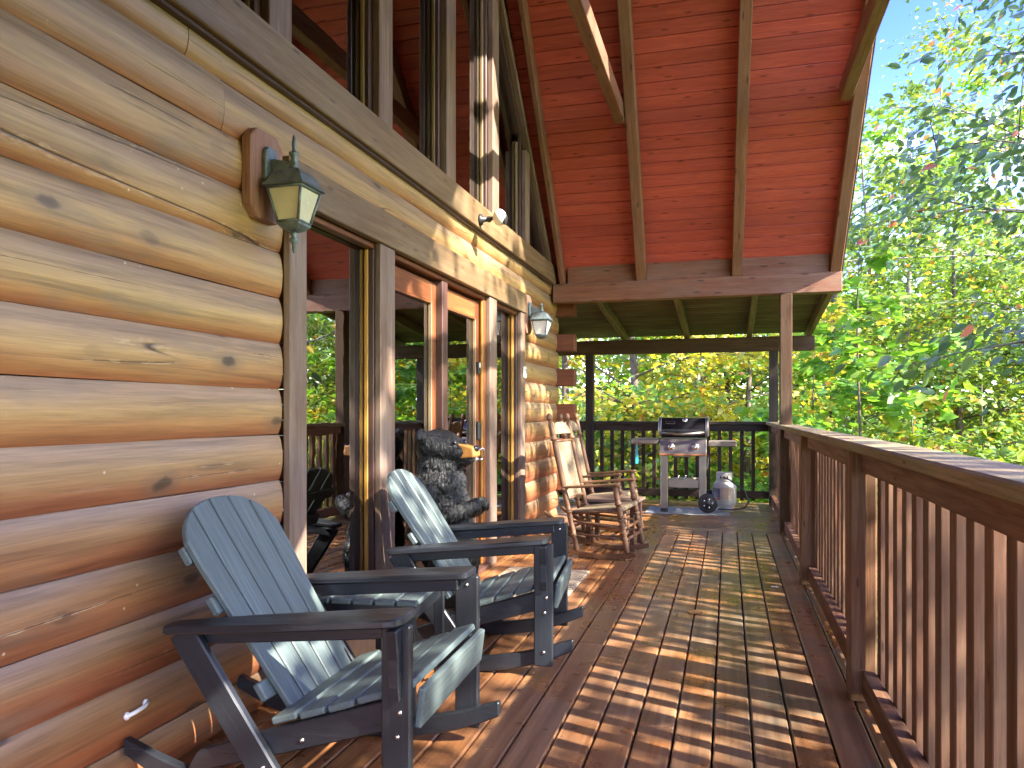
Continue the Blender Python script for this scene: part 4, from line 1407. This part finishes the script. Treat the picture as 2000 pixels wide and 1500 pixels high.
for s in (-1, 1):
    bx('side_table', (min(s * 0.285, s * 0.615), -0.26, 0.80 - 0.012 * s), (max(s * 0.285, s * 0.615), 0.16, 0.865 - 0.012 * s), M['table_steel'], gr, 0.012)
    bx('front_leg', (s * 0.225 - 0.042, -0.235, 0.002 if s < 0 else 0.155), (s * 0.225 + 0.042, -0.19, 0.70), ST, gr, 0.006)
    bx('rear_leg', (s * 0.225 - 0.02, 0.17, 0.002 if s < 0 else 0.1), (s * 0.225 + 0.02, 0.21, 0.70), M['black_plastic'], gr, 0.004)
    bx('side_rail', (s * 0.225 - 0.015, -0.189, 0.30), (s * 0.225 + 0.015, 0.169, 0.34), M['black_plastic'], gr, 0.004)
bx('leg_foot', (-0.27, -0.24, 0.003), (-0.18, -0.185, 0.045), M['black_plastic'], gr, 0.006)
bx('front_brace', (-0.182, -0.232, 0.29), (0.182, -0.20, 0.395), ST, gr, 0.006)
bx('bottom_shelf', (-0.182, -0.199, 0.37), (0.182, 0.169, 0.385), M['label_pale'], gr, 0.004)
bx('grease_tray', (-0.11, -0.15, 0.655), (0.11, 0.1, 0.685), ST, gr, 0.006)
for yy in (-0.215, 0.19):
    Mw = Matrix.Translation((0.285, yy - 0.02, 0.118)) @ Matrix.Rotation(R(90), 4, 'X')
    wob = MB().lathe([(0.085, -0.022), (0.108, -0.020), (0.115, -0.008), (0.115, 0.008), (0.108, 0.020), (0.085, 0.022)], 28, Mw).build('wheel', M['rubber'], gr)
    rim = MB().lathe([(0.08, -0.018), (0.083, 0.0), (0.075, 0.0235), (0.03, 0.024), (0.028, 0.034)], 24, Mw)
    rim.build('rim', M['black_plastic'], wob)
    for k in range(5):
        a = 2 * math.pi * k / 5
        MB().ball((0.285 + 0.05 * math.cos(a), yy - 0.045, 0.118 + 0.05 * math.sin(a)), (0.011, 0.003, 0.011), 8, 6).build('rim_hole', M['bolt'], wob)
place(gr, -0.515, 9.62, 0.0, 0, 0.009)
gm = MB().box((0, 0, 0), (0.98, 0.72, 0.006)).build('grill_mat', M['grill_mat'], None, Matrix.Translation((-0.47, 9.58, 0.0055)), 0.002)
tag(gm, 'pale grey textured mat on the deck under the grill', 'mat')

# propane tank beside it
tk = thing('propane_tank', 'off white propane tank with a dark label beside the grill wheel', 'tank', (0, 0, 0))
MB().lathe([(0.10, 0.0), (0.115, 0.004), (0.115, 0.03), (0.10, 0.045), (0.128, 0.075), (0.142, 0.12), (0.142, 0.29), (0.128, 0.335), (0.09, 0.37), (0.03, 0.38)], 32).build('cylinder', M['tank'], tk)
def arc_strip(r, a0, a1, z0, z1, th=0.003, n=12):
    vs, fs = [], []
    for i in range(n + 1):
        a = R(a0 + (a1 - a0) * i / n)
        for rr, z in ((r, z0), (r, z1), (r + th, z1), (r + th, z0)):
            vs.append((rr * math.cos(a), rr * math.sin(a), z))
    for i in range(n):
        for k in range(4):
            a, b_ = i * 4 + k, i * 4 + (k + 1) % 4
            fs.append((a, b_, b_ + 4, a + 4))
    fs += [(3, 2, 1, 0), tuple(range(n * 4, n * 4 + 4))]
    return MB().add(vs, fs)
arc_strip(0.143, -165, -108, 0.175, 0.285, 0.001).build('label_dark', M['label_dark'], tk)
arc_strip(0.143, -165, -108, 0.15, 0.17, 0.001).build('label_red', M['label_red'], tk)
arc_strip(0.143, -106, -40, 0.155, 0.295, 0.001).build('label_pale', M['label_pale'], tk)
arc_strip(0.105, -150, -30, 0.37, 0.47, 0.004).build('collar', M['tank'], tk)
arc_strip(0.105, 30, 150, 0.37, 0.47, 0.004).build('collar', M['tank'], tk)
MB().tube([(0, 0, 0.37), (0, 0, 0.42)], 0.02, 10).tube([(0, 0, 0.42), (0, 0, 0.445)], 0.03, 10).build('valve', M['bolt'], tk)
for a in (-110, -90, -70):
    MB().ball((0.1095 * math.cos(R(a)), 0.1095 * math.sin(R(a)), 0.415), (0.011, 0.003, 0.014), 8, 6).build('collar_hole', M['black_plastic'], tk)
place(tk, -0.045, 9.66, 0, 0, 0.009)
hs = MB().tube([(-0.05, 9.55, 0.42), (0.02, 9.5, 0.40), (0.19, 9.52, 0.27), (0.235, 9.53, 0.14), (0.19, 9.52, 0.07), (0.05, 9.45, 0.05), (-0.12, 9.43, 0.055)], 0.009, 8).build('gas_hose', M['black_plastic'])
tag(hs, 'black gas hose looping down beside the propane tank', 'hose')
gc = MB().tube([(-0.235, 9.41, 0.70), (-0.232, 9.40, 0.62), (-0.24, 9.40, 0.55), (-0.235, 9.41, 0.44)], 0.012, 8).build('coiled_hose', M['black_plastic'])
tag(gc, 'black coiled hose hanging behind the right grill leg', 'hose')
br = thing('grill_brush', 'teal grill brush hanging from the left side table of the grill', 'brush', (0, 0, 0))
MB().prism(smooth_poly([(-0.010, 0.0), (0.010, 0.0), (0.020, -0.16), (0.016, -0.22), (-0.016, -0.22), (-0.020, -0.16)], 0.006), -0.008, 0.008).build('handle', M['teal'], br, None, 0.002)
MB().tube([(0, 0, -0.004), (0, 0.0, 0.02), (0, 0.01, 0.03)], 0.004, 6).build('hook', M['bolt'], br)
place(br, -1.065, 9.37, 8, 0, 0.80)
lf = MB()
bt = thing('barbecue_tool', 'small steel tool lying on the bottom shelf of the grill', 'tool', (0, 0, 0))
MB().box((0, 0, 0.008), (0.22, 0.03, 0.012)).build('rack', M['bolt'], bt, None, 0.003)
for x in (-0.08, 0.0, 0.08):
    MB().tube([(x, 0, 0.01), (x + 0.01, 0, 0.05)], 0.005, 6).build('prong', M['bolt'], bt)
place(bt, -0.50, 9.44, 4, 0, 0.395)

# ------------------------------------------------------------------ mat, lanterns, small fittings
dm = thing('door_mat', 'beige ribbed door mat on the deck before the glass doors', 'mat', (0, 0, 0))
MB().box((0, 0, 0.005), (0.62, 1.10, 0.010)).build('backing', M['door_mat'], dm, None, 0.003)
for i in range(18):
    y = -0.51 + i * 0.06
    MB().box((0, 0, 0), (0.60, 0.036, 0.006)).build('rib', M['door_mat'], dm, Matrix.Translation((0, y, 0.0132)), 0.002)
place(dm, -1.31, 5.16, 0, 0, 0.0015)


def lantern(label, loc, finial, sc_, pane_m, mount):
    t = thing('wall_lantern', label, 'lantern', (0, 0, 0), 'carriage lanterns on the log wall')
    V = M['verdigris']
    # wooden block: y across, z up, x out of the wall
    if mount:
        c = 0.045
        w, h = 0.112, 0.178
        poly = [(-w + c, -h), (w - c, -h), (w, -h + c), (w, h - c), (w - c, h), (-w + c, h), (-w, h - c), (-w, -h + c)]
        MB().prism([(p[1], p[0]) for p in poly], -0.022, 0.022, 'Z')
        mbm = MB().prism([(p[1], -p[0]) for p in poly], -0.022, 0.022, 'Z')
        m4 = Matrix(((0, 0, 1, 0.0), (0, -1, 0, 0.0), (1, 0, 0, -0.02), (0, 0, 0, 1)))
        mbm.build('mount_block', M['mount'], t, Matrix.Translation((-0.072, 0, 0)) @ m4, 0.004)
    # back plate
    c, w, h = 0.02, 0.042, 0.075
    poly = [(-w + c, -h), (w - c, -h), (w, -h + c), (w, h - c), (w - c, h), (-w + c, h), (-w, h - c), (-w, -h + c)]
    MB().prism(poly, -0.049, -0.028, 'X').build('back_plate', V, t, Matrix.Translation((0, 0, 0.02)), 0.004)
    # arm
    MB().prism(smooth_poly([(-0.03, 0.05), (0.06, 0.03), (0.085, 0.03), (0.085, 0.005), (0.05, 0.0), (-0.03, -0.02)], 0.008), -0.011, 0.011).build('arm', V, t, None, 0.004)
    cx, zc = 0.07, -0.05
    h1 = 0.09                                    # cap half width
    mb = MB()
    def ring(hw, z): return [(cx - hw, -hw, z), (cx + hw, -hw, z), (cx + hw, hw, z), (cx - hw, hw, z)]
    lv = [(0.018, zc + 0.052), (0.045, zc + 0.040), (0.066, zc + 0.018), (0.076, zc - 0.006), (h1, zc - 0.022), (h1 + 0.003, zc - 0.028), (h1 - 0.012, zc - 0.030)]
    vs, fs = [], []
    for hw, z in lv: vs += ring(hw, z)
    for j in range(len(lv) - 1):
        for k in range(4):
            a, b_ = j * 4 + k, j * 4 + (k + 1) % 4
            fs.append((a, b_, b_ + 4, a + 4))
    fs += [(3, 2, 1, 0), tuple(range((len(lv) - 1) * 4, len(lv) * 4))]
    mb.add(vs, fs).build('cap', V, t, None, 0.002)
    # cage: four corner bars and rings, four panes
    zt, zb = zc - 0.031, zc - 0.162
    ht, hb_ = 0.074, 0.046
    cg = MB()
    for sx in (-1, 1):
        for sy in (-1, 1):
            cg.tube([(cx + sx * ht, sy * ht, zt), (cx + sx * hb_, sy * hb_, zb)], 0.0055, 6)
    for hw, z in ((ht, zt - 0.003), (hb_, zb)):
        for k in range(4):
            a = Vector(ring(hw, z)[k]); b_ = Vector(ring(hw, z)[(k + 1) % 4])
            cg.tube([a, b_], 0.0055, 6)
    cg.build('cage', V, t)
    for k in range(4):
        a, b_ = Vector(ring(ht - 0.004, zt - 0.006)[k]), Vector(ring(ht - 0.004, zt - 0.006)[(k + 1) % 4])
        c_, d = Vector(ring(hb_ - 0.004, zb + 0.004)[(k + 1) % 4]), Vector(ring(hb_ - 0.004, zb + 0.004)[k])
        n_ = ((b_ - a).cross(d - a)).normalized() * 0.002
        MB().add([a, b_, c_, d, a + n_, b_ + n_, c_ + n_, d + n_], [(3, 2, 1, 0), (4, 5, 6, 7), (0, 1, 5, 4), (1, 2, 6, 5), (2, 3, 7, 6), (3, 0, 4, 7)]).build('pane', M[pane_m], t)
    lv = [(hb_ + 0.003, zb - 0.004), (hb_ + 0.001, zb - 0.014), (0.034, zb - 0.028), (0.02, zb - 0.036)]
    vs, fs = [], []
    for hw, z in lv: vs += ring(hw, z)
    for j in range(len(lv) - 1):
        for k in range(4):
            a, b_ = j * 4 + k, j * 4 + (k + 1) % 4
            fs.append((a, b_, b_ + 4, a + 4))
    fs += [(3, 2, 1, 0), tuple(range((len(lv) - 1) * 4, len(lv) * 4))]
    MB().add(vs, fs).build('cage_floor', V, t, None, 0.002)
    top = zc + 0.05
    fp = [(0.016, 0), (0.018, 0.012), (0.012, 0.02), (0.016, 0.03), (0.011, 0.045), (0.020, 0.06), (0.020, 0.066), (0.009, 0.07)]
    fp += [(0.008, 0.08), (0.010, 0.10), (0.006, 0.128), (0.002, 0.137)] if finial else [(0.008, 0.075), (0.002, 0.085)]
    MB().lathe(fp, 14, Matrix.Translation((cx, 0, top))).build('finial', V, t)
    if finial:
        bp_ = [(0.012, 0.0), (0.016, -0.012), (0.010, -0.02), (0.019, -0.034), (0.019, -0.04), (0.008, -0.05), (0.008, -0.068), (0.004, -0.082), (0.001, -0.088)]
        MB().lathe(bp_, 14, Matrix.Translation((cx, 0, zb - 0.034))).build('bottom_finial', V, t)
    m4 = Matrix.Translation(loc) @ Matrix.Diagonal((sc_, sc_, sc_, 1))
    t.matrix_basis = m4
    WM[t.name] = m4
    return t


lantern('tall green-grey lantern with finials on a wooden block above the near rocking chair', (-1.728, 2.70, 2.165), True, 1.0, 'frost', True)
lantern('smaller dark lantern with white panes on the far log corner', (-1.728, 6.90, 2.13), False, 1.0, 'white', True)

cmr = thing('security_camera', 'small white security camera on a black arm on the sill board', 'camera', (0, 0, 0))
MB().lathe([(0.032, 0), (0.032, 0.012), (0.016, 0.02), (0.012, 0.05)], 18, Matrix.Rotation(R(90), 4, 'Y')).build('mount', M['black_plastic'], cmr)
MB().ball((0.058, 0, 0.0), 0.018, 12, 8).tube([(0.05, 0, 0), (0.10, -0.005, 0.005)], 0.011, 10).build('arm', M['black_plastic'], cmr)
MB().ball((0, 0, 0), (0.040, 0.052, 0.046), 20, 14).build('housing', M['white'], cmr, Matrix.Translation((0.125, -0.01, 0.003)) @ Matrix.Rotation(R(18), 4, 'Z'))
MB().lathe([(0.026, 0), (0.026, 0.008), (0.02, 0.01)], 18, Matrix.Translation((0.158, -0.012, -0.014)) @ Matrix.Rotation(R(105), 4, 'Y')).build('lens', M['black_plastic'], cmr)
place(cmr, FRONT + 0.0185, 5.40, 0, 0, 2.625)
cmr.scale = (1.25, 1.3, 1.3)
th = thing('thermometer', 'small white thermometer on the far window casing', 'thermometer', (0, 0, 0))
MB().box((0, 0, 0), (0.018, 0.075, 0.105)).build('case', M['white'], th, None, 0.006)
MB().box((0.0095, 0.0, 0.01), (0.002, 0.045, 0.05)).build('dial', M['headrail'], th)
place(th, FRONT + 0.0095, 6.74, 0, 0, 1.565)
hk = thing('wall_cleat', 'small white metal cleat low on the log wall', 'cleat', (0, 0, 0))
MB().tube([(0.012, -0.045, -0.004), (0.02, -0.02, 0.0), (0.02, 0.02, 0.004), (0.012, 0.045, 0.008)], 0.007, 8).build('bar', M['white'], hk)
for y in (-0.04, 0.04):
    MB().ball((0.006, y, y * 0.15), (0.008, 0.013, 0.013), 10, 7).build('screw_plate', M['white'], hk)
place(hk, XW + BULGE - 0.003, 2.03, 0, 0, 0.255)

# leaves and scraps lying on the deck
def flat_leaf(x, y, s, rz, m, name, lab, cat):
    pts = []
    lob = 5
    for i in range(22):
        a = 2 * math.pi * i / 22
        r = s * (0.55 + 0.45 * abs(math.cos(a * lob / 2)))
        pts.append((r * math.cos(a), r * math.sin(a), 0.004 + 0.25 * s * (math.sin(a * 2 + rz) ** 2) * 0.5))
    c = (0, 0, 0.003)
    vs = [c] + pts
    fs = [(0, i + 1, (i + 1) % 22 + 1) for i in range(22)]
    o = mobj(name, mesh_from(name, vs, fs), m, None, Matrix.Translation((x, y, 0.002)) @ Matrix.Rotation(rz, 4, 'Z'))
    sd = o.modifiers.new('thick', 'SOLIDIFY'); sd.thickness = 0.001
    return tag(o, lab, cat)


flat_leaf(-0.19, 4.72, 0.05, 0.4, M['fallen'], 'fallen_leaf', 'curled yellow brown leaf on the deck in the middle of the walkway', 'leaf')
flat_leaf(-0.03, 8.45, 0.045, 1.4, M['fallen'], 'fallen_leaf', 'small brown leaf on the deck in front of the grill wheel', 'leaf')
flat_leaf(0.31, 5.55, 0.028, 0.9, M['paper'], 'white_scrap', 'tiny white scrap on the deck by the railing, further off', 'scrap')
flat_leaf(0.33, 2.72, 0.012, 0.2, M['paper'], 'white_scrap', 'tiny white scrap on the deck near the bottom edge', 'scrap')
tw = MB().tube([(0.588, 2.225, 0.50), (0.583, 2.222, 0.44), (0.585, 2.218, 0.38), (0.588, 2.212, 0.33), (0.589, 2.21, 0.28)], [0.004, 0.0035, 0.0035, 0.003, 0.001], 6).build('twig', M['twig'])
tw.location = (0.015, -0.0, 0.02)
tag(tw, 'short dark twig caught on a baluster of the right railing', 'twig')

# ------------------------------------------------------------------ woods
def leaf_mesh(name, P, A, size, tone, rng, up=0.55, width=0.5, lobed=False, m=None, oval=False):
    """P positions, A growth directions; every leaf a folded blade of its own"""
    n = len(P)
    A = A + rng.normal(0, 0.45, (n, 3))
    A /= np.linalg.norm(A, axis=1)[:, None] + 1e-9
    Nn = rng.normal(0, 0.55, (n, 3)); Nn[:, 2] += up * 2
    Nn -= A * np.sum(A * Nn, axis=1)[:, None]
    Nn /= np.linalg.norm(Nn, axis=1)[:, None] + 1e-9
    S = np.cross(A, Nn)
    L = size * rng.uniform(0.65, 1.25, n)
    if lobed:
        tpl = [(0, 0, 0), (0.42, 0.02, .05), (0.28, 0.28, .03), (0.62, 0.48, .06), (0.3, 0.56, .03), (0, 1.0, -.02), (-0.3, 0.56, .03), (-0.62, 0.48, .06), (-0.28, 0.28, .03), (-0.42, 0.02, .05)]
        faces = [(0, 1, 2, 4, 5), (2, 3, 4), (0, 5, 6, 8, 9), (6, 7, 8)]
    elif oval:
        w_ = width
        tpl = [(0, 0, 0), (w_ * .72, 0.2, .07), (w_, 0.48, .10), (w_ * .62, 0.76, .05), (0, 1.0, -.10), (-w_ * .62, 0.76, .05), (-w_, 0.48, .10), (-w_ * .72, 0.2, .07)]
        faces = [(0, 1, 2, 3, 4), (0, 4, 5, 6, 7)]
    else:
        tpl = [(0, 0, 0), (width, 0.45, 0.10), (0, 1.0, -0.06), (-width, 0.45, 0.10)]
        faces = [(0, 1, 2), (0, 2, 3)]
    k = len(tpl)
    V = np.empty((n, k, 3))
    for i, (sx, ay, nz) in enumerate(tpl):
        V[:, i] = P + (S * sx + A * ay + Nn * nz) * L[:, None]
    lt = np.array([len(f) for f in faces])
    li = np.concatenate([np.array(f) for f in faces])
    me = bpy.data.meshes.new(name)
    me.vertices.add(n * k)
    me.vertices.foreach_set('co', V.astype(np.float32).ravel())
    nl = len(li)
    me.loops.add(n * nl)
    me.loops.foreach_set('vertex_index', (li[None, :] + (np.arange(n) * k)[:, None]).astype(np.int32).ravel())
    tot = np.tile(lt, n)
    me.polygons.add(n * len(faces))
    me.polygons.foreach_set('loop_start', np.concatenate([[0], np.cumsum(tot)[:-1]]).astype(np.int32))
    me.update(calc_edges=True)
    at = me.attributes.new('tone', 'FLOAT', 'FACE')
    at.data.foreach_set('value', np.repeat(tone, len(faces)).astype(np.float32))
    if m: me.materials.append(m)
    return me


def tree(name, label, x, y, h, rad, nleaf, size, leafm, seed, group=None, cb=0.25, bark='bark', trunk_r=0.12, lobed=False, up=0.55, width=0.5, droop=0.0, spread=0.28, lean=(0, 0), nl=13, shape=0.8, tonebias=0.0, oval=False):
    rng = np.random.default_rng(seed)
    rnd = random.Random(seed)
    z0 = terrain(x, y) - 0.1
    root = thing(name, label, 'tree' if 'shrub' not in name else 'shrub', (x, y, z0), group)
    T = MB()
    pts, n = [], 9
    ph = rnd.uniform(0, 6)
    for i in range(n):
        t = i / (n - 1)
        pts.append(Vector((lean[0] * t + 0.03 * h * math.sin(t * 3 + ph) * t, lean[1] * t + 0.03 * h * math.cos(t * 2.3 + ph) * t, h * 0.97 * t)))
    T.tube(pts, [trunk_r * (1.25 if i == 0 else 1) * (1 - 0.93 * i / (n - 1)) + 0.004 for i in range(n)], 9)
    def tp(t):
        q = t * (n - 1); i = min(int(q), n - 2)
        return pts[i].lerp(pts[i + 1], q - i)
    PP, AA, SP = [], [], []
    for k in range(nl):
        t = cb + (0.98 - cb) * (k + rnd.random() * 0.6) / nl
        az = k * 2.4 + rnd.uniform(-0.5, 0.5)
        s_ = (t - cb) / (1 - cb)
        L = rad * (math.sin(math.pi * min(1, 0.16 + 0.84 * s_ ** shape)) * 0.85 + 0.2) * rnd.uniform(0.75, 1.15)
        p0 = tp(t)
        rise = rnd.uniform(0.15, 0.6) - droop
        d = Vector((math.cos(az), math.sin(az), rise))
        lp = [p0, p0 + d * L * 0.35 + Vector((0, 0, 0.02 * L)), p0 + d * L * 0.7, p0 + d * L + Vector((0, 0, -0.08 * L - droop * 0.3 * L))]
        r0 = max(0.008, trunk_r * (1 - 0.9 * t) * 0.32)
        T.tube(lp, [r0, r0 * 0.7, r0 * 0.45, 0.004], 6)
        for j in range(6):
            q = rnd.uniform(0.25, 1.0)
            i = min(2, int(q * 3)); f = q * 3 - i
            b0 = lp[i].lerp(lp[i + 1], f)
            a2 = az + rnd.choice((-1, 1)) * rnd.uniform(0.4, 1.3)
            l2 = L * rnd.uniform(0.25, 0.5)
            d2 = Vector((math.cos(a2), math.sin(a2), rnd.uniform(-0.1, 0.35) - droop))
            e = b0 + d2 * l2
            T.tube([b0, b0.lerp(e, 0.5) + Vector((0, 0, 0.03)), e], [r0 * 0.4 + 0.003, r0 * 0.25 + 0.002, 0.002], 5, False)
            PP.append((b0, e, l2)); AA.append(d2)
        PP.append((lp[1], lp[3], L * 0.65)); AA.append(d)
    T.build('trunk', M[bark], root, Matrix.Translation((x, y, z0)))
    w = np.array([p[2] for p in PP]); w /= w.sum()
    idx = rng.choice(len(PP), nleaf, p=w)
    B0 = np.array([tuple(p[0]) for p in PP]); B1 = np.array([tuple(p[1]) for p in PP])
    Ad = np.array([tuple(a) for a in AA]); LL = np.array([p[2] for p in PP])
    u = rng.uniform(0, 1.08, nleaf)
    pos = B0[idx] + (B1[idx] - B0[idx]) * u[:, None]
    sg = (spread * LL[idx] + 0.04)[:, None]
    pos += rng.normal(0, 1, (nleaf, 3)) * sg * np.array([1, 1, 0.42])
    clump = rng.uniform(0, 1, len(PP))
    tone = np.clip(0.45 * clump[idx] + rng.uniform(0, 0.5, nleaf) + (rng.random(nleaf) < 0.07) * 0.45 + tonebias, 0, 1)
    Ao = Ad[idx].copy(); Ao[:, 2] -= 0.35 + droop
    me = leaf_mesh('crown', pos, Ao, size, tone, rng, up, width, lobed, M[leafm], oval)
    mobj('crown', me, None, root, Matrix.Translation((x, y, z0)))
    return root


def at(px, d):
    x = (px - 1422) / 1558.0 * d
    return x, (d + 0.2708 * x) / 0.9627


# saplings just past the railing
x, y = at(1690, 11.3)
tree('maple_sapling', 'slender maple sapling with big bright green leaves just beyond the tall corner post', x, y, 6.4, 1.1, 1100, 0.20, 'leaf_bright', 11, None, 0.30, 'bark', 0.035, True, 0.75, 0.5, 0.0, 0.30, (0.05, 0.1), 14)
x, y = at(1600, 13.0)
tree('maple_sapling', 'second maple sapling with bright leaves low behind the corner post', x, y, 4.9, 1.5, 1100, 0.19, 'leaf_bright', 12, None, 0.2, 'bark', 0.035, True, 0.75, 0.5, 0.0, 0.32, (0, 0), 13)
x, y = at(1780, 12.0)
tree('maple_sapling', 'maple sapling with yellowing leaves right of the railing cap', x, y, 4.2, 1.5, 1300, 0.16, 'leaf_mid', 13, None, 0.2, 'bark', 0.03, True, 0.7, 0.5, 0.0, 0.32, (0.1, 0), 13)
# overhanging tree whose branches droop in from the right
x, y = at(2400, 8.4)
tree('overhanging_tree', 'dark leaved tree whose drooping branches hang in from the upper right', x, y, 10.5, 3.1, 6800, 0.15, 'leaf_dark', 21, None, 0.34, 'bark', 0.12, False, 0.35, 0.26, 0.12, 0.30, (-0.35, 0.3), 28, 0.8, 0.0, True)
x, y = at(2150, 13.5)
tree('overhanging_tree', 'taller loose crowned tree reaching over the blue sky at the upper right', x, y, 13.5, 3.7, 6500, 0.13, 'leaf_mid', 22, None, 0.35, 'pale_bark', 0.15, False, 0.4, 0.33, 0.1, 0.26, (-1.0, 0.5), 20, 0.8, 0.0, True)

WOODS = 'trees of the wood beyond the deck'
KINDS = {'leaf_mid': 'yellow green broadleaf tree in the sunlit wood beyond the deck',
         'leaf_bright': 'bright green broadleaf tree in the sunlit wood beyond the deck',
         'leaf_gold': 'golden leaved tree in the sunlit wood beyond the deck'}
HUE = {'leaf_mid': 'yellow green', 'leaf_bright': 'bright green', 'leaf_gold': 'golden leaved'}
SEEN = [(1100, 'seen between the log corner and the left far post'), (1180, 'right behind the left far post'), (1240, 'above the left side table of the grill'),
        (1310, 'rising above the left half of the grill lid'), (1360, 'above the right half of the grill lid'), (1420, 'above the propane tank, further back'),
        (1480, 'left of the two corner posts'), (1550, 'straight behind the two corner posts'), (1630, 'just right of the tall corner post'),
        (1710, 'high behind the slender maple sapling'), (1770, 'right of the slender sapling, further back'), (1820, 'with a tall pale trunk, farthest back on the right'),
        (1890, 'low over the middle of the right railing cap'), (1960, 'tall and far back near the right edge'), (2040, 'at the right edge of the picture')]
spots = [  # px, distance, height, crown radius, leaves, kind
    (1095, 15, 9.5, 2.6, 'leaf_bright'), (1165, 19, 9, 3.0, 'leaf_gold'), (1235, 14.5, 7.0, 2.4, 'leaf_gold'), (1300, 21, 9, 3.2, 'leaf_mid'),
    (1350, 15.5, 7.0, 2.5, 'leaf_bright'), (1415, 19, 9, 3.0, 'leaf_gold'), (1465, 14.8, 7.0, 2.4, 'leaf_gold'), (1540, 22, 12, 3.2, 'leaf_mid'),
    (1620, 18, 10.5, 2.8, 'leaf_mid'), (1700, 24, 13, 3.4, 'leaf_bright'), (1760, 18.5, 10, 2.8, 'leaf_mid'), (1815, 25, 14.5, 3.4, 'leaf_mid'),
    (1880, 17, 9.0, 2.8, 'leaf_mid'), (1950, 23, 13.5, 3.4, 'leaf_bright'), (2030, 18, 9, 2.8, 'leaf_mid'), (2120, 22, 8, 3.0, 'leaf_mid'),
    (2220, 16, 6.5, 2.6, 'leaf_mid'), (2330, 21, 7.5, 3.0, 'leaf_gold'), (2470, 16, 6.5, 2.6, 'leaf_bright'), (2640, 19, 7, 2.8, 'leaf_mid'),
    (2850, 15, 6.5, 2.6, 'leaf_mid'), (3150, 15, 6.5, 2.6, 'leaf_bright')]
for i, (px_, d_, h_, r_, k_) in enumerate(spots):
    x, y = at(px_, d_)
    far = d_ > 20
    where = next((w_ for lim, w_ in SEEN if px_ < lim), None)
    tree('broadleaf_tree', (HUE[k_] + ' broadleaf tree ' + where) if where else KINDS[k_], x, y, h_, r_, 5200 if not far else 6500, 0.125 if not far else 0.17, k_, 100 + i, WOODS, 0.12 if not far else 0.16,
         'pale_bark' if i % 3 == 1 else 'bark', 0.11 + 0.03 * (i % 3), False, 0.55, 0.5, 0.0, 0.30, (0, 0), 18, 0.7)
# undergrowth
SHRUB_AT = ['behind the far railing left of the left far post', 'behind the far railing at the left far post', 'behind the far railing next to the turned chairs',
            'behind the far railing above the turned chair arms', 'behind the far railing under the left side table of the grill', 'behind the far railing between the grill legs',
            'behind the far railing over the grill wheel', 'behind the far railing right of the propane tank', 'behind the two corner posts',
            'just past the tall corner post, low down', 'at the foot of the slender sapling', 'between the saplings over the railing cap',
            'right of the saplings over the railing cap', 'over the railing cap, three quarters along', 'over the near part of the railing cap', 'over the railing cap near the right edge', 'over the railing cap at the right edge of the picture']
for i in range(24):
    px_ = 1060 + i * 58 + (i % 3) * 13
    x, y = at(px_, 13.2 + (i * 7 % 5) * 1.3)
    k_ = ('leaf_mid', 'leaf_bright', 'leaf_gold', 'leaf_mid')[i % 4]
    sw = SHRUB_AT[i] if i < len(SHRUB_AT) else 'in the undergrowth right of the picture, mirrored in the glass'
    tree('understory_shrub', HUE[k_] + ' leafy shrub ' + sw,
         x, y, 3.2 + (i * 5 % 4) * 0.35, 1.5, 1700, 0.14, k_, 300 + i, 'shrubs under the trees', 0.08, 'bark', 0.03, False, 0.6, 0.5, 0, 0.34, (0, 0), 10, 0.5)
# trees on the sunny side, out of view; their crowns dapple the deck
for i, (x, y, h_, r_, n_) in enumerate(((6.6, 1.0, 11.0, 2.6, 3000), (7.2, 4.4, 13.0, 2.6, 3000), (9.0, -2.2, 13.0, 3.0, 3600), (10.5, 2.0, 16.0, 3.2, 3400), (7.4, 7.6, 11.5, 2.6, 4200))):  # the last tree is added to shade the grill
    tree('broadleaf_tree', 'leafy tree on the sunny side of the deck, outside the picture', x, y, h_, r_, n_, 0.14, 'leaf_mid', 500 + i, 'trees beside the deck out of view', 0.3, 'bark', 0.12, False, 0.5, 0.5, 0, 0.3, (0, 0), 16)
# the far wood reads as one mass
rng = np.random.default_rng(5)
nf = 32000
th_ = rng.uniform(R(-30), R(36), nf)
rr = rng.uniform(27, 46, nf)
fx, fy = rr * np.sin(th_), rr * np.cos(th_)
hz = 8.0 + 2.6 * np.sin(th_ * 9) + 2.0 * np.sin(th_ * 23 + 1) + 1.2 * np.sin(th_ * 51)
fz = np.array([terrain(a, b) for a, b in zip(fx, fy)]) + hz * rng.beta(1.25, 1.1, nf) * (0.75 + 0.25 * (rr - 27) / 19)
P_ = np.stack([fx, fy, fz], 1)
cl = np.sin(fx * 0.9 + 2) * np.sin(fy * 0.8) * np.sin(fz * 1.1 + 1) + 0.6 * np.sin(fx * 2.3) * np.sin(fy * 2.1 + fz * 1.7)
keep = cl > -0.18
P_, cl = P_[keep], cl[keep]
A_ = rng.normal(0, 1, P_.shape); A_[:, 2] -= 0.4
me = leaf_mesh('woodland', P_, A_, 0.30, np.clip(0.35 + 0.35 * cl + rng.uniform(-0.25, 0.4, len(P_)), 0, 1), rng, 0.5, 0.5, False, M['leaf_mid'])
tag(mobj('woodland', me, None), 'distant sunlit woodland behind the nearer trees', 'woodland', None, 'stuff')
